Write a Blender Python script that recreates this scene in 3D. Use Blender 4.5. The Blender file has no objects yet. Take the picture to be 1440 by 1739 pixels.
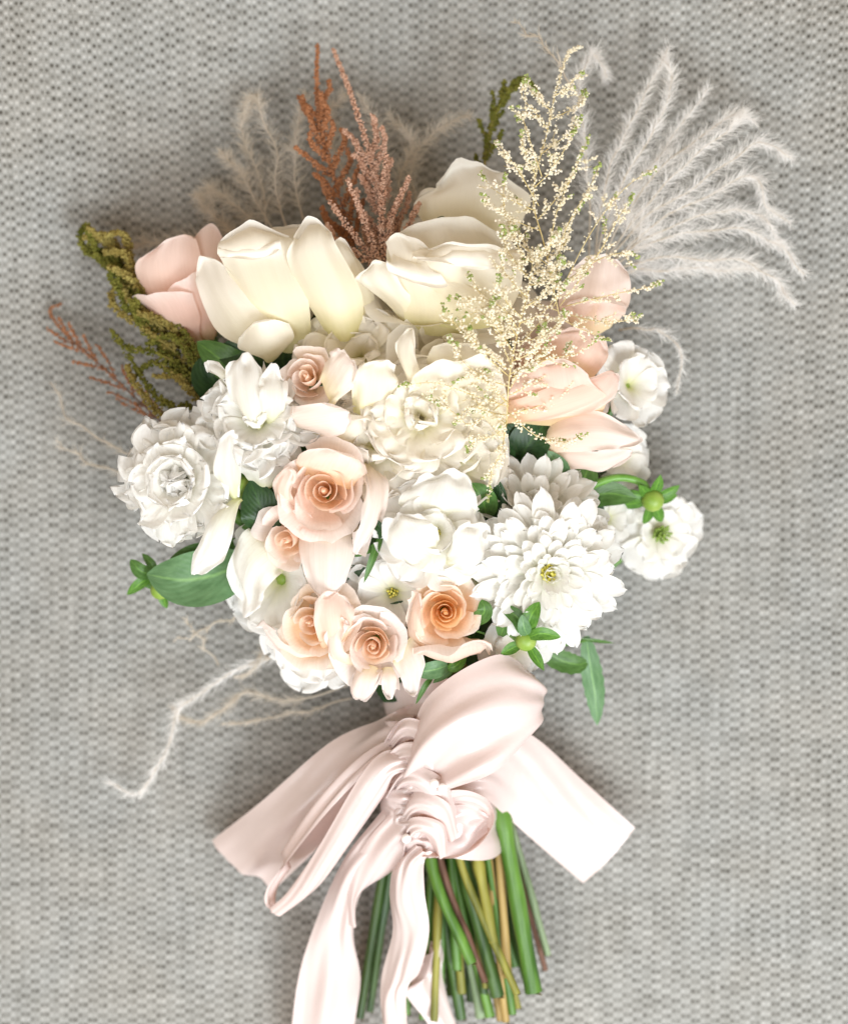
import bpy, math, random
from mathutils import Vector, noise

scene = bpy.context.scene
col = scene.collection
RND = random.Random(11)
PI = math.pi

# ------------------------------------------------------------------ camera, world, lights, exposure
CAM_H = 1.20            # camera height over the cloth, looking straight down
Z0 = 0.10               # height at which one unit of the layout grid is S0 metres
S0 = 0.60 / 1739.0

cam_d = bpy.data.cameras.new('camera')
cam = bpy.data.objects.new('camera', cam_d)
col.objects.link(cam)
cam.location = (0, 0, CAM_H)
cam_d.sensor_fit = 'VERTICAL'
cam_d.sensor_height = 36.0
cam_d.lens = 36.0 * (CAM_H - Z0) / 0.60
cam_d.clip_start = 0.05
cam_d.clip_end = 50
cam_d.dof.use_dof = True
cam_d.dof.focus_distance = CAM_H - 0.125
cam_d.dof.aperture_fstop = 2.7
scene.camera = cam

world = bpy.data.worlds.new('World')
scene.world = world
world.use_nodes = True
bg = world.node_tree.nodes['Background']
bg.inputs[0].default_value = (1.0, 0.76, 0.53, 1)
bg.inputs[1].default_value = 0.44


def area(name, loc, target, size, power, colr):
    d = bpy.data.lights.new(name, 'AREA')
    d.shape = 'RECTANGLE'
    d.size, d.size_y = size
    d.energy = power
    d.color = colr
    o = bpy.data.objects.new(name, d)
    col.objects.link(o)
    o.location = loc
    o.rotation_euler = (Vector(target) - Vector(loc)).to_track_quat('-Z', 'Y').to_euler()
    return o


area('window_light', (0.70, -0.95, 1.30), (0.0, -0.05, 0.05), (1.0, 0.8), 29, (0.88, 0.945, 1.0))
area('fill_light', (-0.55, -0.75, 1.75), (-0.05, -0.05, 0.0), (1.3, 1.1), 19, (0.88, 0.945, 1.0))  # added fill lamp that lifts the shaded side, no such source in view

vs = scene.view_settings
vs.view_transform = 'Standard'
vs.look = 'None'
vs.exposure = 0.42
vs.gamma = 1.0
scene.cycles.use_denoising = True
scene.cycles.max_bounces = 10
scene.cycles.transmission_bounces = 8
scene.cycles.diffuse_bounces = 6


# ------------------------------------------------------------------ helpers
def W(x, y, zc=0.0):
    """layout grid position (photo units) at height zc centimetres -> metres"""
    z = zc * 0.01
    s = S0 * (CAM_H - z) / (CAM_H - Z0)
    return Vector(((x - 720) * s, (869.5 - y) * s, z))


def smooth(a, b, x):
    t = max(0.0, min(1.0, (x - a) / (b - a)))
    return t * t * (3 - 2 * t)


def lerp(a, b, t):
    return a + (b - a) * t


def catmull(pts, n):
    """n+1 samples on a Catmull-Rom spline through pts (Vectors)"""
    P = [pts[0] * 2 - pts[1]] + list(pts) + [pts[-1] * 2 - pts[-2]]
    m = len(pts) - 1
    out = []
    for i in range(n + 1):
        u = i / n * m
        k = min(int(u), m - 1)
        t = u - k
        a, b, c, d = P[k], P[k + 1], P[k + 2], P[k + 3]
        out.append(0.5 * ((2 * b) + (c - a) * t + (2 * a - 5 * b + 4 * c - d) * t * t + (3 * b - a - 3 * c + d) * t ** 3))
    return out


def frame(axis, roll=0.0):
    a = Vector(axis).normalized()
    ref = Vector((0, 1, 0)) if abs(a.y) < 0.95 else Vector((1, 0, 0))
    x = ref.cross(a).normalized()
    y = a.cross(x)
    c, s = math.cos(roll), math.sin(roll)
    return x * c + y * s, y * c - x * s, a


def thing(name, loc, label, cat, group=None):
    o = bpy.data.objects.new(name, None)
    o.empty_display_size = 0.01
    col.objects.link(o)
    o.location = loc
    o['label'] = label
    o['category'] = cat
    if group:
        o['group'] = group
    return o


def mesh(name, verts, faces, mat, parent=None, uvs=None, flat=False, kind=None):
    """verts are world positions; stored relative to the parent thing"""
    off = Vector((0, 0, 0))
    p = parent
    while p is not None:
        off += p.location
        p = p.parent
    me = bpy.data.meshes.new(name)
    me.from_pydata([tuple(v - off) for v in verts], [], faces)
    if uvs is not None:
        ul = me.uv_layers.new(name='UVMap')
        idx = [0] * len(me.loops)
        me.loops.foreach_get('vertex_index', idx)
        dat = []
        for i in idx:
            dat += uvs[i]
        ul.data.foreach_set('uv', dat)
    if not flat:
        me.polygons.foreach_set('use_smooth', [True] * len(me.polygons))
    me.materials.append(mat)
    me.update()
    o = bpy.data.objects.new(name, me)
    col.objects.link(o)
    if parent is not None:
        o.parent = parent
    if kind:
        o['kind'] = kind
    return o


def grid_faces(nu, nv):
    w = nu + 1
    return [(j * w + i, j * w + i + 1, (j + 1) * w + i + 1, (j + 1) * w + i) for j in range(nv) for i in range(nu)]


def tube(path, radii, sides=8, cap=True):
    """tapered tube along a list of Vectors"""
    V, F = [], []
    n = len(path)
    up = Vector((0.13, 0.27, 0.95))
    for i, p in enumerate(path):
        d = (path[min(i + 1, n - 1)] - path[max(i - 1, 0)]).normalized()
        x = d.cross(up)
        if x.length < 1e-4:
            x = d.cross(Vector((1, 0, 0)))
        x.normalize()
        y = x.cross(d)
        r = radii[i] if isinstance(radii, list) else radii
        for k in range(sides):
            a = 2 * PI * k / sides
            V.append(p + (x * math.cos(a) + y * math.sin(a)) * r)
    for i in range(n - 1):
        for k in range(sides):
            k2 = (k + 1) % sides
            F.append((i * sides + k, i * sides + k2, (i + 1) * sides + k2, (i + 1) * sides + k))
    if cap:
        F.append(tuple(range(sides))[::-1])
        F.append(tuple((n - 1) * sides + k for k in range(sides)))
    return V, F


def ball(c, r, seg=6, ring=4, sq=(1, 1, 1)):
    V, F = [], []
    V.append(c + Vector((0, 0, r * sq[2])))
    for j in range(1, ring):
        th = PI * j / ring
        for i in range(seg):
            ph = 2 * PI * i / seg
            V.append(c + Vector((r * sq[0] * math.sin(th) * math.cos(ph), r * sq[1] * math.sin(th) * math.sin(ph), r * sq[2] * math.cos(th))))
    V.append(c - Vector((0, 0, r * sq[2])))
    for i in range(seg):
        F.append((0, 1 + i, 1 + (i + 1) % seg))
    for j in range(ring - 2):
        for i in range(seg):
            a = 1 + j * seg + i
            b = 1 + j * seg + (i + 1) % seg
            F.append((a, a + seg, b + seg, b))
    L = len(V) - 1
    for i in range(seg):
        F.append((L, L - seg + (i + 1) % seg, L - seg + i))
    return V, F


def octa(c, r):
    rv = [Vector((RND.uniform(-1, 1), RND.uniform(-1, 1), RND.uniform(-1, 1))).normalized()]
    x, y, z = frame(rv[0], RND.uniform(0, 6))
    V = [c + x * r, c - x * r, c + y * r, c - y * r, c + z * r * 1.2, c - z * r * 1.2]
    F = [(0, 2, 4), (2, 1, 4), (1, 3, 4), (3, 0, 4), (2, 0, 5), (1, 2, 5), (3, 1, 5), (0, 3, 5)]
    return V, F


class Bag:
    def __init__(self):
        self.V, self.F = [], []

    def add(self, vf):
        n = len(self.V)
        self.V += vf[0]
        self.F += [tuple(i + n for i in f) for f in vf[1]]


# ------------------------------------------------------------------ materials
def nodes(name):
    m = bpy.data.materials.new(name)
    m.use_nodes = True
    nt = m.node_tree
    nt.nodes.clear()
    out = nt.nodes.new('ShaderNodeOutputMaterial')
    return m, nt, out


def ramp(nt, stops):
    r = nt.nodes.new('ShaderNodeValToRGB')
    e = r.color_ramp.elements
    while len(e) < len(stops):
        e.new(0.5)
    for el, (p, c) in zip(e, stops):
        el.position = p
        el.color = (c[0], c[1], c[2], 1)
    return r


def petal_mat(name, stops, trans=0.30, rough=0.55, vein=0.25, sheen=0.15):
    m, nt, out = nodes(name)
    N, L = nt.nodes, nt.links
    uv = N.new('ShaderNodeUVMap')
    sep = N.new('ShaderNodeSeparateXYZ')
    L.new(uv.outputs[0], sep.inputs[0])
    # a little irregularity in where the tints change
    nz = N.new('ShaderNodeTexNoise')
    nz.inputs['Scale'].default_value = 3.0
    nz.inputs['Detail'].default_value = 3
    L.new(uv.outputs[0], nz.inputs['Vector'])
    ma = N.new('ShaderNodeMath'); ma.operation = 'MULTIPLY_ADD'
    L.new(nz.outputs['Fac'], ma.inputs[0]); ma.inputs[1].default_value = 0.18; ma.inputs[2].default_value = -0.09
    ad = N.new('ShaderNodeMath'); ad.operation = 'ADD'
    L.new(sep.outputs['Y'], ad.inputs[0]); L.new(ma.outputs[0], ad.inputs[1])
    cr = ramp(nt, stops)
    L.new(ad.outputs[0], cr.inputs[0])
    # fine lengthwise veins
    mp = N.new('ShaderNodeMapping')
    mp.inputs['Scale'].default_value = (26, 2.2, 1)
    L.new(uv.outputs[0], mp.inputs[0])
    v = N.new('ShaderNodeTexNoise')
    v.inputs['Scale'].default_value = 1.6
    v.inputs['Detail'].default_value = 5
    L.new(mp.outputs[0], v.inputs['Vector'])
    vr = ramp(nt, [(0.3, (0.90, 0.88, 0.84)), (0.62, (1, 1, 1))])
    L.new(v.outputs['Fac'], vr.inputs[0])
    mix = N.new('ShaderNodeMixRGB'); mix.blend_type = 'MULTIPLY'; mix.inputs[0].default_value = vein * 2
    L.new(cr.outputs[0], mix.inputs[1]); L.new(vr.outputs[0], mix.inputs[2])
    bp = N.new('ShaderNodeBump')
    bp.inputs['Strength'].default_value = vein
    bp.inputs['Distance'].default_value = 0.0012
    ck = N.new('ShaderNodeTexNoise')
    ck.inputs['Scale'].default_value = 7.0
    ck.inputs['Detail'].default_value = 4
    mp2 = N.new('ShaderNodeMapping'); mp2.inputs['Scale'].default_value = (1.3, 0.8, 1)
    L.new(uv.outputs[0], mp2.inputs[0]); L.new(mp2.outputs[0], ck.inputs['Vector'])
    hs = N.new('ShaderNodeMath'); hs.operation = 'MULTIPLY_ADD'
    L.new(ck.outputs['Fac'], hs.inputs[0]); hs.inputs[1].default_value = 1.6; L.new(v.outputs['Fac'], hs.inputs[2])
    L.new(hs.outputs[0], bp.inputs['Height'])
    pr = N.new('ShaderNodeBsdfPrincipled')
    pr.inputs['Roughness'].default_value = rough
    pr.inputs['Specular IOR Level'].default_value = 0.28
    pr.inputs['Sheen Weight'].default_value = sheen
    pr.inputs['Sheen Roughness'].default_value = 0.4
    L.new(mix.outputs[0], pr.inputs['Base Color'])
    L.new(bp.outputs[0], pr.inputs['Normal'])
    tr = N.new('ShaderNodeBsdfTranslucent')
    L.new(mix.outputs[0], tr.inputs['Color'])
    ms = N.new('ShaderNodeMixShader')
    ms.inputs[0].default_value = trans
    L.new(pr.outputs[0], ms.inputs[1]); L.new(tr.outputs[0], ms.inputs[2])
    L.new(ms.outputs[0], out.inputs[0])
    return m


def plain_mat(name, c1, c2, scale=60, rough=0.5, trans=0.0, spec=0.4, bump=0.2, stretch=(1, 1, 1)):
    m, nt, out = nodes(name)
    N, L = nt.nodes, nt.links
    tc = N.new('ShaderNodeTexCoord')
    mp = N.new('ShaderNodeMapping'); mp.inputs['Scale'].default_value = stretch
    L.new(tc.outputs['Object'], mp.inputs[0])
    nz = N.new('ShaderNodeTexNoise')
    nz.inputs['Scale'].default_value = scale
    nz.inputs['Detail'].default_value = 4
    L.new(mp.outputs[0], nz.inputs['Vector'])
    cr = ramp(nt, [(0.32, c1), (0.68, c2)])
    L.new(nz.outputs['Fac'], cr.inputs[0])
    pr = N.new('ShaderNodeBsdfPrincipled')
    pr.inputs['Roughness'].default_value = rough
    pr.inputs['Specular IOR Level'].default_value = spec
    L.new(cr.outputs[0], pr.inputs['Base Color'])
    if bump:
        bp = N.new('ShaderNodeBump'); bp.inputs['Strength'].default_value = bump
        bp.inputs['Distance'].default_value = 0.001
        L.new(nz.outputs['Fac'], bp.inputs['Height'])
        L.new(bp.outputs[0], pr.inputs['Normal'])
    sh = pr
    if trans:
        tr = N.new('ShaderNodeBsdfTranslucent')
        L.new(cr.outputs[0], tr.inputs['Color'])
        ms = N.new('ShaderNodeMixShader'); ms.inputs[0].default_value = trans
        L.new(pr.outputs[0], ms.inputs[1]); L.new(tr.outputs[0], ms.inputs[2])
        sh = ms
    L.new(sh.outputs[0], out.inputs[0])
    return m


def leaf_mat(name, c1, c2):
    m, nt, out = nodes(name)
    N, L = nt.nodes, nt.links
    uv = N.new('ShaderNodeUVMap')
    sep = N.new('ShaderNodeSeparateXYZ'); L.new(uv.outputs[0], sep.inputs[0])
    ab = N.new('ShaderNodeMath'); ab.operation = 'SUBTRACT'
    L.new(sep.outputs['X'], ab.inputs[0]); ab.inputs[1].default_value = 0.5
    a2 = N.new('ShaderNodeMath'); a2.operation = 'ABSOLUTE'; L.new(ab.outputs[0], a2.inputs[0])
    # side veins run obliquely from the midrib
    ve = N.new('ShaderNodeMath'); ve.operation = 'SUBTRACT'
    L.new(sep.outputs['Y'], ve.inputs[0]); L.new(a2.outputs[0], ve.inputs[1])
    sn = N.new('ShaderNodeMath'); sn.operation = 'MULTIPLY'; L.new(ve.outputs[0], sn.inputs[0]); sn.inputs[1].default_value = 55
    si = N.new('ShaderNodeMath'); si.operation = 'SINE'; L.new(sn.outputs[0], si.inputs[0])
    nz = N.new('ShaderNodeTexNoise'); nz.inputs['Scale'].default_value = 7; nz.inputs['Detail'].default_value = 4
    L.new(uv.outputs[0], nz.inputs['Vector'])
    cr = ramp(nt, [(0.3, c1), (0.7, c2)]); L.new(nz.outputs['Fac'], cr.inputs[0])
    mid = ramp(nt, [(0.0, (1.7, 1.6, 1.3)), (0.05, (1, 1, 1))]); L.new(a2.outputs[0], mid.inputs[0])
    mx = N.new('ShaderNodeMixRGB'); mx.blend_type = 'MULTIPLY'; mx.inputs[0].default_value = 1
    L.new(cr.outputs[0], mx.inputs[1]); L.new(mid.outputs[0], mx.inputs[2])
    bp = N.new('ShaderNodeBump'); bp.inputs['Strength'].default_value = 0.10; bp.inputs['Distance'].default_value = 0.0005
    L.new(si.outputs[0], bp.inputs['Height'])
    pr = N.new('ShaderNodeBsdfPrincipled'); pr.inputs['Roughness'].default_value = 0.42
    pr.inputs['Specular IOR Level'].default_value = 0.4
    L.new(mx.outputs[0], pr.inputs['Base Color']); L.new(bp.outputs[0], pr.inputs['Normal'])
    tr = N.new('ShaderNodeBsdfTranslucent'); L.new(mx.outputs[0], tr.inputs['Color'])
    ms = N.new('ShaderNodeMixShader'); ms.inputs[0].default_value = 0.2
    L.new(pr.outputs[0], ms.inputs[1]); L.new(tr.outputs[0], ms.inputs[2]); L.new(ms.outputs[0], out.inputs[0])
    return m


def cloth_mat():
    m, nt, out = nodes('basket_weave_cloth')
    N, L = nt.nodes, nt.links
    tc = N.new('ShaderNodeTexCoord')
    # slight wander of the threads
    wz = N.new('ShaderNodeTexNoise'); wz.inputs['Scale'].default_value = 45; wz.inputs['Detail'].default_value = 2
    L.new(tc.outputs['UV'], wz.inputs['Vector'])
    wsub = N.new('ShaderNodeVectorMath'); wsub.operation = 'SUBTRACT'
    L.new(wz.outputs['Color'], wsub.inputs[0]); wsub.inputs[1].default_value = (0.5, 0.5, 0.5)
    wsc = N.new('ShaderNodeVectorMath'); wsc.operation = 'SCALE'; wsc.inputs['Scale'].default_value = 0.0026
    L.new(wsub.outputs[0], wsc.inputs[0])
    wad = N.new('ShaderNodeVectorMath'); wad.operation = 'ADD'
    L.new(tc.outputs['UV'], wad.inputs[0]); L.new(wsc.outputs[0], wad.inputs[1])
    sep = N.new('ShaderNodeSeparateXYZ'); L.new(wad.outputs[0], sep.inputs[0])

    def mth(op, a, b=None, c=None):
        n = N.new('ShaderNodeMath'); n.operation = op
        for i, v in enumerate((a, b, c)):
            if v is None:
                continue
            if isinstance(v, (int, float)):
                n.inputs[i].default_value = v
            else:
                L.new(v, n.inputs[i])
        return n.outputs[0]
    DX, DY = 0.0031, 0.0031                       # thread pitch in metres
    x = mth('DIVIDE', sep.outputs['X'], DX)
    y = mth('DIVIDE', sep.outputs['Y'], DY)
    cx = mth('FLOOR', mth('DIVIDE', x, 2.0))
    cy = mth('FLOOR', y)
    par = mth('MODULO', mth('ADD', mth('ADD', cx, cy), 4000.0), 2.0)     # 0 or 1 : which set of threads is on top
    sgn = mth('MULTIPLY_ADD', par, 2.0, -1.0)
    fx = mth('SUBTRACT', mth('FRACT', x), 0.5)
    fy = mth('SUBTRACT', mth('FRACT', y), 0.5)
    # each cell shows two rounded knots of thread (proud) or two pits between the threads
    dot = mth('MULTIPLY', mth('COSINE', mth('MULTIPLY', fx, PI)), mth('COSINE', mth('MULTIPLY', fy, PI)))
    cmb = N.new('ShaderNodeCombineXYZ'); L.new(mth('FLOOR', x), cmb.inputs[0]); L.new(cy, cmb.inputs[1])
    wn = N.new('ShaderNodeTexWhiteNoise'); wn.noise_dimensions = '2D'; L.new(cmb.outputs[0], wn.inputs['Vector'])
    amp = mth('MULTIPLY_ADD', wn.outputs['Value'], 0.8, 0.45)
    # threads differ in thickness from one to the next (slubs)
    wx = N.new('ShaderNodeTexNoise'); wx.noise_dimensions = '2D'; wx.inputs['Scale'].default_value = 1.0; wx.inputs['Detail'].default_value = 1
    cvx = N.new('ShaderNodeCombineXYZ'); L.new(mth('MULTIPLY', mth('FLOOR', x), 7.31), cvx.inputs[0]); L.new(mth('MULTIPLY', y, 0.06), cvx.inputs[1])
    L.new(cvx.outputs[0], wx.inputs['Vector'])
    wy = N.new('ShaderNodeTexNoise'); wy.noise_dimensions = '2D'; wy.inputs['Scale'].default_value = 1.0; wy.inputs['Detail'].default_value = 1
    cvy = N.new('ShaderNodeCombineXYZ'); L.new(mth('MULTIPLY', cy, 5.77), cvy.inputs[0]); L.new(mth('MULTIPLY', x, 0.06), cvy.inputs[1])
    L.new(cvy.outputs[0], wy.inputs['Vector'])
    slub = mth('MULTIPLY', mth('SUBTRACT', mth('ADD', wx.outputs['Fac'], wy.outputs['Fac']), 1.0), 0.32)
    pit = mth('MULTIPLY', mth('POWER', mth('MAXIMUM', dot, 0.0), 1.8), mth('SUBTRACT', 1.0, par))
    h = mth('MULTIPLY', mth('SUBTRACT', mth('MULTIPLY', mth('MULTIPLY', dot, par), 0.8), pit), amp)
    fib = N.new('ShaderNodeTexNoise'); fib.inputs['Scale'].default_value = 900; fib.inputs['Detail'].default_value = 3
    L.new(tc.outputs['UV'], fib.inputs['Vector'])
    # slow drift of the dye between yarn lots
    dr = N.new('ShaderNodeTexNoise'); dr.inputs['Scale'].default_value = 14; dr.inputs['Detail'].default_value = 3
    L.new(tc.outputs['UV'], dr.inputs['Vector'])
    hc = mth('ADD', mth('MULTIPLY_ADD', h, 0.46, 0.5), slub)
    mx = ramp(nt, [(0.0, (0.078, 0.073, 0.062)), (0.28, (0.19, 0.187, 0.171)), (0.55, (0.29, 0.288, 0.272)), (1.0, (0.46, 0.459, 0.44))]); L.new(hc, mx.inputs[0])  # pits between threads: shade and warm bounce painted into the yarn colour
    fr = ramp(nt, [(0.3, (0.86, 0.86, 0.86)), (0.7, (1.06, 1.06, 1.06))]); L.new(fib.outputs['Fac'], fr.inputs[0])
    m0 = N.new('ShaderNodeMixRGB'); m0.blend_type = 'MULTIPLY'; m0.inputs[0].default_value = 1
    drr = ramp(nt, [(0.35, (1.0, 0.985, 0.965)), (0.65, (0.98, 0.992, 1.0))]); L.new(dr.outputs['Fac'], drr.inputs[0])
    L.new(mx.outputs[0], m0.inputs[1]); L.new(drr.outputs[0], m0.inputs[2])
    m2 = N.new('ShaderNodeMixRGB'); m2.blend_type = 'MULTIPLY'; m2.inputs[0].default_value = 1
    L.new(m0.outputs[0], m2.inputs[1]); L.new(fr.outputs[0], m2.inputs[2])
    hh = mth('ADD', h, mth('MULTIPLY', fib.outputs['Fac'], 0.25))
    bp = N.new('ShaderNodeBump'); bp.inputs['Strength'].default_value = 0.7; bp.inputs['Distance'].default_value = 0.0009
    L.new(hh, bp.inputs['Height'])
    pr = N.new('ShaderNodeBsdfPrincipled'); pr.inputs['Roughness'].default_value = 0.9
    pr.inputs['Specular IOR Level'].default_value = 0.15
    pr.inputs['Sheen Weight'].default_value = 0.1
    L.new(m2.outputs[0], pr.inputs['Base Color']); L.new(bp.outputs[0], pr.inputs['Normal'])
    L.new(pr.outputs[0], out.inputs[0])
    return m


def satin_mat():
    m, nt, out = nodes('blush_satin')
    N, L = nt.nodes, nt.links
    tc = N.new('ShaderNodeTexCoord')
    uv = N.new('ShaderNodeUVMap')
    mp = N.new('ShaderNodeMapping'); mp.inputs['Scale'].default_value = (4, 500, 1)
    L.new(uv.outputs[0], mp.inputs[0])
    nz = N.new('ShaderNodeTexNoise'); nz.inputs['Scale'].default_value = 1; nz.inputs['Detail'].default_value = 2
    L.new(mp.outputs[0], nz.inputs['Vector'])
    n2 = N.new('ShaderNodeTexNoise'); n2.inputs['Scale'].default_value = 55; n2.inputs['Detail'].default_value = 3
    L.new(tc.outputs['Object'], n2.inputs['Vector'])
    ad = N.new('ShaderNodeMath'); ad.operation = 'MULTIPLY_ADD'
    L.new(nz.outputs['Fac'], ad.inputs[0]); ad.inputs[1].default_value = 0.12; L.new(n2.outputs['Fac'], ad.inputs[2])
    bp = N.new('ShaderNodeBump'); bp.inputs['Strength'].default_value = 0.22; bp.inputs['Distance'].default_value = 0.003
    L.new(ad.outputs[0], bp.inputs['Height'])
    pr = N.new('ShaderNodeBsdfPrincipled')
    pr.inputs['Base Color'].default_value = (0.70, 0.60, 0.575, 1)
    pr.inputs['Roughness'].default_value = 0.24
    pr.inputs['Specular IOR Level'].default_value = 0.75
    pr.inputs['Anisotropic'].default_value = 0.5
    pr.inputs['Sheen Weight'].default_value = 0.05
    pr.inputs['Sheen Tint'].default_value = (1, 0.93, 0.9, 1)
    pr.inputs['Sheen Roughness'].default_value = 0.35
    L.new(bp.outputs[0], pr.inputs['Normal'])
    tr = N.new('ShaderNodeBsdfTranslucent'); tr.inputs['Color'].default_value = (0.95, 0.50, 0.33, 1)  # orange put in to imitate peach light bouncing between the satin folds
    ms = N.new('ShaderNodeMixShader'); ms.inputs[0].default_value = 0.17
    L.new(pr.outputs[0], ms.inputs[1]); L.new(tr.outputs[0], ms.inputs[2])
    L.new(ms.outputs[0], out.inputs[0])
    return m


M = {}
M['cloth'] = cloth_mat()
M['satin'] = satin_mat()
M['white'] = petal_mat('white_petal', [(0.0, (0.80, 0.82, 0.44)), (0.22, (0.90, 0.89, 0.76)), (0.5, (0.94, 0.93, 0.89)), (1.0, (0.95, 0.945, 0.93))], 0.48)
M['mum'] = petal_mat('chrysanthemum_petal', [(0.0, (0.84, 0.84, 0.42)), (0.2, (0.91, 0.91, 0.78)), (0.6, (0.94, 0.94, 0.90)), (1.0, (0.95, 0.945, 0.93))], 0.46, vein=0.4)
M['cream'] = petal_mat('cream_rose_petal', [(0.0, (0.80, 0.77, 0.42)), (0.18, (0.93, 0.87, 0.67)), (0.5, (0.955, 0.91, 0.80)), (1.0, (0.965, 0.94, 0.885))], 0.46, vein=0.10)
M['lis'] = petal_mat('cream_ruffled_petal', [(0.0, (0.86, 0.83, 0.32)), (0.25, (0.95, 0.92, 0.68)), (0.6, (0.965, 0.935, 0.84)), (1.0, (0.97, 0.935, 0.88))], 0.50, vein=0.2)
M['blush'] = petal_mat('blush_rose_petal', [(0.0, (0.94, 0.70, 0.42)), (0.3, (0.96, 0.775, 0.645)), (0.65, (0.965, 0.82, 0.74)), (1.0, (0.97, 0.88, 0.84))], 0.48, vein=0.26)
M['blushin'] = petal_mat('blush_rose_heart', [(0.0, (0.97, 0.64, 0.34)), (0.5, (0.97, 0.74, 0.55)), (1.0, (0.97, 0.825, 0.71))], 0.44, vein=0.26)
M['peach'] = petal_mat('peach_rose_petal', [(0.0, (0.96, 0.62, 0.26)), (0.4, (0.97, 0.72, 0.47)), (0.75, (0.97, 0.79, 0.63)), (1.0, (0.97, 0.87, 0.80))], 0.48, vein=0.26)
M['peachin'] = petal_mat('peach_rose_heart', [(0.0, (0.97, 0.56, 0.17)), (0.5, (0.97, 0.67, 0.34)), (1.0, (0.97, 0.77, 0.53))], 0.42, vein=0.26)
M['palepink'] = petal_mat('pale_pink_petal', [(0.0, (0.90, 0.82, 0.54)), (0.3, (0.96, 0.85, 0.77)), (0.7, (0.965, 0.88, 0.845)), (1.0, (0.97, 0.92, 0.90))], 0.48, vein=0.26)
M['pink'] = petal_mat('clear_pink_petal', [(0.0, (0.92, 0.74, 0.42)), (0.3, (0.96, 0.71, 0.59)), (0.7, (0.965, 0.76, 0.68)), (1.0, (0.97, 0.86, 0.82))], 0.48, vein=0.2)
M['pinkpale'] = petal_mat('soft_pink_petal', [(0.0, (0.92, 0.80, 0.52)), (0.3, (0.96, 0.79, 0.70)), (0.7, (0.965, 0.835, 0.78)), (1.0, (0.97, 0.90, 0.87))], 0.48, vein=0.2)
M['creamlip'] = petal_mat('cream_petal_lip', [(0.0, (0.96, 0.91, 0.80)), (0.5, (0.965, 0.935, 0.87)), (1.0, (0.97, 0.95, 0.91))], 0.46, vein=0.10)
M['leaf'] = leaf_mat('mid_green_leaf', (0.05, 0.125, 0.022), (0.095, 0.205, 0.05))
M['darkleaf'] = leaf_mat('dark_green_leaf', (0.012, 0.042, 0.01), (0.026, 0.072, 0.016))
M['greyleaf'] = leaf_mat('grey_green_leaf', (0.085, 0.185, 0.075), (0.14, 0.265, 0.12))
M['bract'] = leaf_mat('fresh_green_bract', (0.056, 0.160, 0.020), (0.120, 0.272, 0.040))
M['bud'] = plain_mat('lime_bud', (0.187, 0.312, 0.039), (0.328, 0.437, 0.094), 120, 0.4, 0.1)
M['stem_green'] = plain_mat('green_stem', (0.035, 0.105, 0.012), (0.12, 0.26, 0.035), 130, 0.4, 0, 0.5, 0.3, (1, 0.12, 1))
M['stem_dark'] = plain_mat('dark_green_stem', (0.018, 0.055, 0.01), (0.065, 0.135, 0.022), 130, 0.45, 0, 0.5, 0.3, (1, 0.12, 1))
M['stem_olive'] = plain_mat('olive_stem', (0.1, 0.11, 0.015), (0.3, 0.28, 0.05), 130, 0.5, 0, 0.4, 0.4, (1, 0.12, 1))
M['stem_tan'] = plain_mat('tan_stem', (0.22, 0.14, 0.035), (0.46, 0.32, 0.11), 130, 0.5, 0, 0.4, 0.4, (1, 0.12, 1))
M['stem_brown'] = plain_mat('reddish_brown_stem', (0.073, 0.033, 0.018), (0.236, 0.125, 0.085), 130, 0.55, 0, 0.3, 0.4, (1, 0.12, 1))
M['stem_pale'] = plain_mat('pale_green_stem', (0.109, 0.163, 0.073), (0.301, 0.393, 0.236), 130, 0.5, 0, 0.4, 0.3, (1, 0.12, 1))
M['cut'] = plain_mat('cut_stem_pith', (0.55, 0.55, 0.30), (0.75, 0.72, 0.52), 400, 0.8)
M['rust'] = plain_mat('rust_floret', (0.326, 0.126, 0.048), (0.474, 0.229, 0.118), 300, 0.8, 0.2, 0.2, 0)
M['dusty'] = plain_mat('dusty_pink_floret', (0.484, 0.257, 0.164), (0.655, 0.445, 0.335), 300, 0.8, 0.2, 0.2, 0)
M['moss'] = plain_mat('moss_green_floret', (0.094, 0.108, 0.014), (0.230, 0.216, 0.043), 200, 0.8, 0.2, 0.2, 0)
M['moss_tan'] = plain_mat('tan_green_floret', (0.225, 0.165, 0.038), (0.375, 0.315, 0.098), 200, 0.8, 0.2, 0.2, 0)
M['creamfl'] = plain_mat('cream_floret', (0.92, 0.86, 0.68), (0.96, 0.94, 0.86), 260, 0.8, 0.5, 0.2, 0)
M['ivoryfl'] = plain_mat('ivory_floret', (0.95, 0.89, 0.74), (0.97, 0.95, 0.90), 260, 0.8, 0.5, 0.2, 0)
M['limefl'] = plain_mat('lime_floret', (0.288, 0.384, 0.080), (0.496, 0.560, 0.224), 260, 0.8, 0.3, 0.2, 0)
M['amber'] = plain_mat('amber_twig', (0.629, 0.476, 0.170), (0.731, 0.629, 0.340), 200, 0.6, 0.15, 0.3, 0)
M['hair'] = plain_mat('silvery_grass_hair', (0.92, 0.90, 0.87), (0.96, 0.95, 0.94), 80, 0.55, 0.5, 0.3, 0)
M['hairtan'] = plain_mat('straw_grass_hair', (0.612, 0.544, 0.442), (0.714, 0.654, 0.570), 80, 0.55, 0.4, 0.3, 0)
M['yellow'] = plain_mat('yellow_stamen', (0.62, 0.55, 0.06), (0.80, 0.74, 0.20), 400, 0.6, 0.1, 0.3, 0)


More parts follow.
